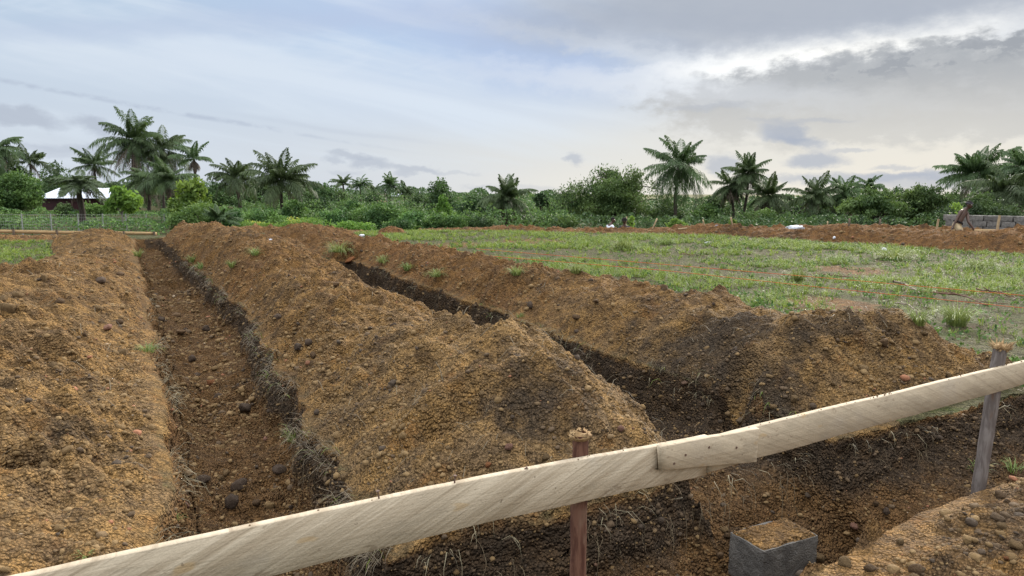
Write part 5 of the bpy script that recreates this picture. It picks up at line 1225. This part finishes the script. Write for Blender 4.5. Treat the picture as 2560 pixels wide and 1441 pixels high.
# ------------------------------------------------------------------ far rails
def beam(a, b_, h, t, mat, name, parent=None, origin=np.zeros(3)):
    a = np.array(a) - origin; b_ = np.array(b_) - origin; d = b_ - a; dn = np.array([-d[1], d[0], 0]); dn = dn / np.linalg.norm(dn) * t; n = 10; V_ = []
    for i in range(n):
        p = a + d * i / (n - 1) + np.array([0, 0, .008 * float(noise2(i * .8, 3))]); V_ += [p - dn / 2 - (0, 0, h), p - dn / 2, p + dn / 2, p + dn / 2 - (0, 0, h)]
    F_ = [(i * 4 + k, i * 4 + (k + 1) % 4, i * 4 + 4 + (k + 1) % 4, i * 4 + 4 + k) for i in range(n - 1) for k in range(4)] + [(3, 2, 1, 0), ((n - 1) * 4, (n - 1) * 4 + 1, (n - 1) * 4 + 2, (n - 1) * 4 + 3)]
    return mesh_np(name, np.array(V_), np.array(F_), mat, parent)
def on_u(px, py, u):
    r = ray(px, py); t = u / (-r[0] * ST + r[1] * CT); return np.array([r[0] * t, r[1] * t, EYE + r[2] * t])
A, B = on_u(-90, 573, 31), on_u(392, 580, 32.5)
lr = empty('batter_board', (A[0], A[1], A[2] - .5)); O = np.array(lr.location); tag(lr, 'long tan rail on short stakes at the far left, beyond the pale spoil strip', 'timber rail')
beam(A, B, .13, .03, RAILF, 'plank', lr, O)
STK = bark_mat('peg_wood', (.30, .22, .13), (.40, .31, .19), (.22, .15, .09)); STKD = bark_mat('peg_wood_dark', (.10, .075, .055), (.16, .12, .09), (.2, .15, .1))
for px in (22, 125, 300, 386):
    q = (px + 90) / 482; t = A + (B - A) * q; v, f = tube(np.array([t + (0, -.05, .03), t + (0, -.05, -.3), t + (0, -.05, -.8)]) - O, [.04, .042, .04], 7); mesh_np('stake', v, f, STKD, lr, smooth=True)
def rail_r(px0, py0, px1, py1, Y0, Y1, h, label, pegs):
    a = at(px0, py0, Y0); b_ = at(px1, py1, Y1); r_ = empty('batter_board', (a[0], a[1], a[2] - .5)); O = np.array(r_.location); tag(r_, label, 'timber rail')
    beam(a, b_, h, .03, RAILF, 'plank', r_, O)
    for q, dx, up in pegs:
        t = a + (b_ - a) * q; v, f = tube(np.array([t + (dx, .05, up), t + (dx * .5, .05, up * .4), t + (0, .05, -.7)]) - O, [.034, .036, .036], 7); mesh_np('stake', v, f, STK, r_, smooth=True)
rail_r(2436, 573.5, 2640, 573, 21.6, 20.4, .12, 'tan rail in front of the block stack at the right edge', [(.30, .05, .42)])
rail_r(2285, 575.5, 2392, 574, 24.0, 23.0, .05, 'thin tan rail left of the shirtless man', [(.55, .05, .36)])
# ------------------------------------------------------------------ lone pegs, planks and litter
def peg(x0, y0, x1, y1, Y, label, r=.028, mat=None, name='wooden_peg', cat='peg'):
    a = at(x0, y0, Y); b_ = at(x1, y1, Y); d = b_ - a; v, f = tube(np.array([a - d * .6, a, a + d * .5, b_]), [r, r * 1.02, r, r * .97], 8)
    k = len(v); v = np.concatenate([v, [b_]]); f = [f, np.array([(k - 8 + j, k - 8 + (j + 1) % 8, k) for j in range(8)])]
    tag(mesh_np(name, v, f, mat or STK, None, smooth=True), label, cat)
peg(1633, 568, 1643, 546, 28.9, 'pale peg leaning right, standing on the ridge right of the two men', .032); peg(1833, 574, 1827, 543, 27.5, 'tan peg leaning left on the far red ridge', .034)
peg(1761, 563, 1757, 549, 30, 'short pale peg between the two leaning pegs', .03); peg(1565, 558, 1567, 541, 31.5, 'thin pale peg behind the head of the man in the hat', .018)
peg(2122, 570, 2124, 546, 27.2, 'upright grey peg right of the white sack', .04, STKD); peg(2069, 563, 2069, 553, 29, 'stub of a pale peg above the white sack', .03)
peg(2198, 568, 2201, 547, 27.4, 'dark upright peg in front of the dense rounded tree', .038, STKD)
peg(1720, 570.5, 1762, 566.5, 27.9, 'pale pole lying flat on the red ridge', .035, name='pole', cat='pole')
def crumple(px, py, wpx, hpx, Y, label, mat, name, cat, seed, sub=4, k=.25, on=None):
    c = at(px, py, Y) if on is None else hit(px, py + hpx * .5) + np.array([0, 0, hpx * .4 * Y / FPX]); sc_ = Y / FPX; bm = bmesh.new(); bmesh.ops.create_icosphere(bm, subdivisions=sub, radius=1)
    for v in bm.verts:
        q = np.array(v.co); n = float(fbm(np.array([q[0] * 1.9 + seed]), np.array([q[1] * 1.9 + q[2] * 1.7]), 4, seed)[0]); n2 = float(noise3(np.array([q[0] * 4]), np.array([q[1] * 4]), np.array([q[2] * 4]), seed)[0])
        q = q * (1 + k * 1.6 * n + k * .5 * n2); q[2] = max(q[2], -.55); v.co = q * np.array([wpx * sc_ * .5, max(hpx, wpx * .35) * sc_ * .5, hpx * sc_ * .5])
    tag(mesh_bm(name, bm, mat, None, True, loc=tuple(c)), label, cat)
CLOTHW = plain('white_plastic', (.74, .76, .82), (.66, .68, .76), 4, .5, .2); CLOTHG = plain('grey_cloth', (.20, .19, .23), (.11, .10, .12), 6)
crumple(1988, 569.5, 46, 12, 25.2, 'white plastic sack lying on the far red ridge', CLOTHW, 'plastic_sack', 'sack', 3, k=.3)
crumple(1796, 568, 19, 12, 27.6, 'grey bundle of cloth on the red ridge beside the pole', CLOTHG, 'cloth_bundle', 'bundle', 5)
for px, py, w_, h_, lab, sd_ in ((2085, 598, 6, 9, 'white scrap low on the face of the far red ridge', 6), (2210, 624, 10, 11, 'white plastic scrap in the broad grass clump', 7), (1768, 607, 12, 5, 'pale scrap at the foot of the far red ridge', 8), (905, 590, 10, 6, 'white scrap on the crest of the right ridge far away', 9), (676, 600, 7, 5, 'white scrap on the far slope of the middle ridge', 10)):
    p = hit(px, py); crumple(px, py, w_, h_, p[1], lab, CLOTHW, 'plastic_scrap', 'scrap', sd_, 3, .4, on=True)
# ------------------------------------------------------------------ block stack by the right edge
bs0 = at(2372, 578, 27.0); bs1 = at(2640, 578, 24.6); bd = bs1 - bs0; brz = math.atan2(bd[1], bd[0]); bd = bd / np.hypot(bd[0], bd[1]); bnv = np.array([-bd[1], bd[0], 0]); bd[2] = 0
proto = None; rgB = np.random.default_rng(9)
CN = {0: 'bottom', 1: 'middle', 2: 'top'}
bz0 = at(2480, 539, 26.0)[2] - 3 * .205
gnd = gz_at(*(bs0 + bd * 2)[:2])
for row in range(2):
    for c_ in range(-1 if bz0 - gnd > .1 else 0, 3):
        for k in range(9 if c_ < 2 else 8):
            if proto is None:
                proto = mesh_bm('concrete_block', block_mesh(.44, .22, .2, 9, 7, .007), CONCF); o = proto
            else:
                o = proto.copy(); COL.objects.link(o)
            head = (k in (1, 2)) and c_ < 2
            q = bs0 + bd * (k * .452 + (.10 if c_ % 2 else 0) + rgB.uniform(-.015, .015)) + bnv * (row * .25 + rgB.uniform(-.015, .015))
            o.location = (q[0], q[1], bz0 + .1 + c_ * .205); o.rotation_euler = (0, 0, brz + rgB.uniform(-.04, .04) + (math.pi if rgB.random() < .5 else 0))
            o.scale = (rgB.uniform(.95, 1.0), 1, rgB.uniform(.97, 1.0))
            tag(o, 'weathered concrete block in the %s course of the %s of the stack' % (CN.get(c_, 'buried lowest'), 'front row' if row == 0 else 'back row'), 'concrete block', 'blocks in the %s course of the %s' % (CN.get(c_, 'lowest'), 'front row' if row == 0 else 'back row'))
# ------------------------------------------------------------------ people
SKIN = plain('dark_skin', (.060, .032, .022), (.085, .046, .032), 5, .5, .05, .004, .4)
HAIR = plain('black_hair', (.010, .008, .008), (.016, .013, .012), 40, .9, .4, .01); SHIRTW = plain('white_shirt', (.72, .74, .80), (.66, .68, .76), 7, .8, .2, .02)
SHIRTD = plain('charcoal_shirt', (.035, .036, .05), (.06, .06, .075), 8, .85, .2, .02); SHORTS = plain('tan_shorts', (.42, .33, .20), (.34, .27, .17), 7, .85, .3, .02)
BANDM = plain('dark_waistband', (.015, .014, .018), None, 8); EYEM = plain('eye_white', (.55, .53, .5), None, 5, .3, 0)
def skin_obj(name, verts, edges, radii, mat, parent, sub=2):
    me = bpy.data.meshes.new(name); me.from_pydata([tuple(v) for v in verts], edges, [])
    o = bpy.data.objects.new(name, me); COL.objects.link(o); o.parent = parent; me.materials.append(mat)
    sk = o.modifiers.new('skin', 'SKIN'); sk.use_smooth_shade = True
    lay = me.skin_vertices[0].data
    for i, r in enumerate(radii):
        r = r if isinstance(r, tuple) else (r, r); lay[i].radius = r; lay[i].use_root = (i == 0)
    ss = o.modifiers.new('sub', 'SUBSURF'); ss.levels = sub; ss.render_levels = sub
    return o
class Fig:
    def __init__(s): s.v = []; s.e = []; s.r = []
    def add(s, p, r, link=None):
        s.v.append(np.array(p, float)); s.r.append(r)
        if link is not None: s.e.append((link, len(s.v) - 1))
        return len(s.v) - 1
    def chain(s, pts_, rs, link):
        for p, r in zip(pts_, rs): link = s.add(p, r, link)
        return link
def person(name_loc, label, J, clothes, face, hat=None, beard=False):
    """J: joint positions in the figure's own frame (x right, y away, z up); face: unit vector the face looks along"""
    root = empty('person', name_loc); tag(root, label, 'person'); f = Fig(); g = lambda k: np.array(J[k], float)
    pel = f.add(g('pelvis'), (.135, .105)); wa = f.add(g('waist'), (.125, .092), pel); ch = f.add(g('chest'), (.155, .11), wa); nb = f.add(g('neckbase'), (.085, .07), ch)
    nk = f.add(g('neckbase') * .4 + g('head') * .6 - np.array([0, 0, .03]), .052, nb)
    F = np.array(face, float); F /= np.linalg.norm(F); H = g('head'); up = np.array([0, 0, 1.0]); upv = up - F * (up @ F); upv /= np.linalg.norm(upv); sd = np.cross(F, upv)
    j1 = f.add(H - upv * .055 + F * .012, (.062, .066), nk); h1 = f.add(H + upv * .01, (.078, .090), j1); h2 = f.add(H + upv * .07 - F * .01, (.070, .082), h1)
    for s in (-1, 1):
        S, E, W = ('shL', 'elL', 'wrL') if s < 0 else ('shR', 'elR', 'wrR')
        sh = f.chain([g('chest') * .35 + g(S) * .65 + np.array([0, 0, .03]), g(S)], [.072, .062], ch)
        a = f.chain([g(S) * .5 + g(E) * .5, g(E), g(E) * .5 + g(W) * .5, g(W)], [.050, .040, .037, .026], sh)
        d = g(W) - g(E); d /= np.linalg.norm(d); k = np.cross(d, [0, 1, 0.01]); k /= np.linalg.norm(k)
        pm = f.add(g(W) + d * .045, (.036, .018), a); pk = f.add(g(W) + d * .085, (.038, .015), pm)
        for i, (off, L) in enumerate(((-.030, .060), (-.010, .075), (.010, .070), (.028, .055))):
            b0 = g(W) + d * .09 + k * off; f.chain([b0, b0 + d * L * .5 + np.array([0, -.008, 0]), b0 + d * L * .9 + np.array([0, -.026, 0])], [.0095, .0085, .007], pk)
        t0 = g(W) + d * .03 - k * .030 * (1 if s > 0 else -1); f.chain([t0, t0 + d * .035 - k * .018 * (1 if s > 0 else -1), t0 + d * .06 - k * .018 * (1 if s > 0 else -1) + np.array([0, -.01, 0])], [.012, .010, .008], pm)
        HP, KN, AN = ('hpL', 'knL', 'anL') if s < 0 else ('hpR', 'knR', 'anR')
        lg = f.chain([g(HP), g(HP) * .5 + g(KN) * .5, g(KN), g(KN) * .6 + g(AN) * .4, g(AN), g(AN) + F * .1 * np.array([1, 1, 0]) + np.array([0, 0, -.05]), g(AN) + F * .2 * np.array([1, 1, 0]) + np.array([0, 0, -.06])], [.088, .076, .055, .052, .038, .040, .030], pel)
    # ears and nose as small buds of the same skin
    for s in (-1, 1): f.add(H + sd * s * .092 + upv * .0, (.016, .022), h1)
    f.chain([H + F * .096 - upv * .005, H + F * .108 - upv * .02], [.018, .015], h1)
    body = skin_obj('body', f.v, f.e, f.r, SKIN, root)
    # face details
    for s in (-1, 1):
        bm = bmesh.new(); bmesh.ops.create_uvsphere(bm, u_segments=10, v_segments=8, radius=.012); mesh_bm('eye', bm, EYEM, root, True, loc=tuple(H + F * .082 + sd * s * .032 + upv * .022))
    bm = bmesh.new(); bmesh.ops.create_uvsphere(bm, u_segments=12, v_segments=8, radius=1)
    rotm = Matrix((tuple(sd), tuple(F), tuple(upv))).transposed().to_4x4()
    bm.transform(rotm @ Matrix.Diagonal((.026, .012, .009, 1))); mesh_bm('mouth', bm, plain('lips', (.07, .025, .022), None, 5, .4, 0), root, True, loc=tuple(H + F * .078 - upv * .052))
    # hair: a close cap on the crown and back of the head
    bm = bmesh.new(); bmesh.ops.create_icosphere(bm, subdivisions=4, radius=1); dl = [v for v in bm.verts if (v.co.z < -.05 and v.co.y > -.15) or v.co.z < -.45 or (v.co.y > .55 and v.co.z < .45)]
    bmesh.ops.delete(bm, geom=dl, context='VERTS')
    for v in bm.verts: v.co *= 1 + .06 * float(noise3(np.array([v.co.x * 6]), np.array([v.co.y * 6]), np.array([v.co.z * 6]), 3)[0]) + (.16 if hat == 'big' else .0)
    bm.transform(rotm @ Matrix.Diagonal((.096, .105, .098, 1))); mesh_bm('hair', bm, HAIR, root, True, loc=tuple(H + upv * .045 - F * .006))
    if hat == 'band':
        bm = bmesh.new(); bmesh.ops.create_cone(bm, segments=28, radius1=1, radius2=.98, depth=1, cap_ends=False); bmesh.ops.solidify(bm, geom=bm.faces[:], thickness=.06)
        bm.transform(rotm @ Matrix.Diagonal((.098, .108, .035, 1))); mesh_bm('headband', bm, plain('headband', (.10, .09, .11), None, 6), root, True, loc=tuple(H + upv * .068))
    if hat == 'cap':
        bm = bmesh.new(); bmesh.ops.create_uvsphere(bm, u_segments=24, v_segments=14, radius=1); bmesh.ops.delete(bm, geom=[v for v in bm.verts if v.co.z < -.02], context='VERTS')
        r2 = bmesh.ops.create_cone(bm, segments=28, radius1=1.22, radius2=1.0, depth=.10, cap_ends=False)
        bm.transform(rotm @ Matrix.Diagonal((.118, .128, .125, 1))); mesh_bm('hat', bm, HAIR, root, True, loc=tuple(H + upv * .055))
    for nm, mat, parts in clothes:
        c = Fig(); roots = []
        if 'shirt' in nm:
            p0 = c.add(g('pelvis') + np.array([0, 0, -.02]), (.150, .118)); p1 = c.add(g('waist'), (.145, .112), p0); p2 = c.add(g('chest'), (.172, .126), p1); p3 = c.add(g('neckbase') - np.array([0, 0, .025]), (.088, .078), p2)
            for S, E in (('shL', 'elL'), ('shR', 'elR')): c.chain([g('chest') * .35 + g(S) * .65 + np.array([0, 0, .03]), g(S), g(S) * .42 + g(E) * .58], [.084, .076, .066], p2)
        else:
            p0 = c.add(g('pelvis'), (.150, .120)); c.add(g('pelvis') * .45 + g('waist') * .55, (.138, .106), p0)
            for HP, KN in (('hpL', 'knL'), ('hpR', 'knR')): c.chain([g(HP), g(HP) * .5 + g(KN) * .5, g(HP) * .15 + g(KN) * .85], [.105, .096, .090], p0)
        o = skin_obj(nm, c.v, c.e, c.r, mat, root)
        if nm == 'shorts':
            bm = bmesh.new(); bmesh.ops.create_cone(bm, segments=24, radius1=1, radius2=1, depth=1, cap_ends=False); bmesh.ops.solidify(bm, geom=bm.faces[:], thickness=.05)
            ax = g('waist') - g('pelvis'); ax /= np.linalg.norm(ax); m_ = Vector(ax).to_track_quat('Z', 'X').to_matrix().to_4x4()
            bm.transform(m_ @ Matrix.Diagonal((.155, .125, .045, 1))); mesh_bm('waistband', bm, BANDM, root, True, loc=tuple(g('pelvis') * .35 + g('waist') * .65))
    return root
# shirtless man beyond the right ridge: pixel plane at Y ~ 21.9
Ym = 22.4; km = FPX / (Ym * CP + .35 * SP)
def jp(px, py, dy=0.0): return np.array([(px - 2398) / km, dy, (580 - py) / km])
o0 = at(2398, 580, Ym)
fg = gz_at(o0[0], o0[1])
zfoot = -.62
J = dict(pelvis=jp(2390, 562), waist=jp(2395, 552), chest=jp(2404, 536), neckbase=jp(2408.5, 524, .0), head=jp(2414, 513, -.05),
         shL=jp(2396.5, 528, -.03), elL=jp(2385, 547, -.08), wrL=jp(2376, 564, -.12), shR=jp(2415, 533, .03), elR=jp(2411, 555, -.16), wrR=jp(2422, 573, -.26),
         hpL=jp(2387, 565, 0), knL=jp(2392, 580, -.22), anL=np.array([-.10, .12, zfoot]), hpR=jp(2396, 565, .05), knR=jp(2400, 586, -.10), anR=np.array([.06, .25, zfoot]))
person(tuple(o0), 'shirtless man in tan shorts leaning on his hand behind the right ridge', J, [('shorts', SHORTS, None)], (.55, -.8, -.12), hat='band')
# man in a white shirt seen from behind his shoulder
def stand(px, pchin, Y, turn, lean=.0):
    k = FPX / Y; o = at(px, pchin, Y); c, s = math.cos(turn), math.sin(turn)
    def w(x, y, z): return np.array([x * c - y * s, x * s + y * c, z])
    return o, dict(pelvis=w(0, 0, -.66), waist=w(0, .02, -.50), chest=w(0, 0, -.27), neckbase=w(0, -.01, -.09), head=w(0, -.05, .085), shL=w(-.20, 0, -.16), elL=w(-.25, -.03, -.45), wrL=w(-.22, -.18, -.66), shR=w(.20, 0, -.16), elR=w(.25, -.05, -.45), wrR=w(.20, -.22, -.62),
                   hpL=w(-.10, 0, -.74), knL=w(-.11, -.05, -1.12), anL=w(-.11, .02, -1.50), hpR=w(.10, 0, -.74), knR=w(.11, -.05, -1.12), anR=w(.11, .02, -1.50))
o_, J = stand(1525.5, 555.5, 31.6, R(115)); J['head'] = J['head'] + np.array([.08, -.02, 0])
person(tuple(o_), 'man in a white shirt behind the far ridge, seen from his back, head turned right', J, [('shirt', SHIRTW, None)], (.85, -.5, -.08))
o_, J = stand(1561.5, 558, 31.4, R(-20))
person(tuple(o_), 'man in a dark shirt and dark hat behind the far ridge, facing left', J, [('shirt', SHIRTD, None)], (-.45, -.88, -.1), hat='cap')
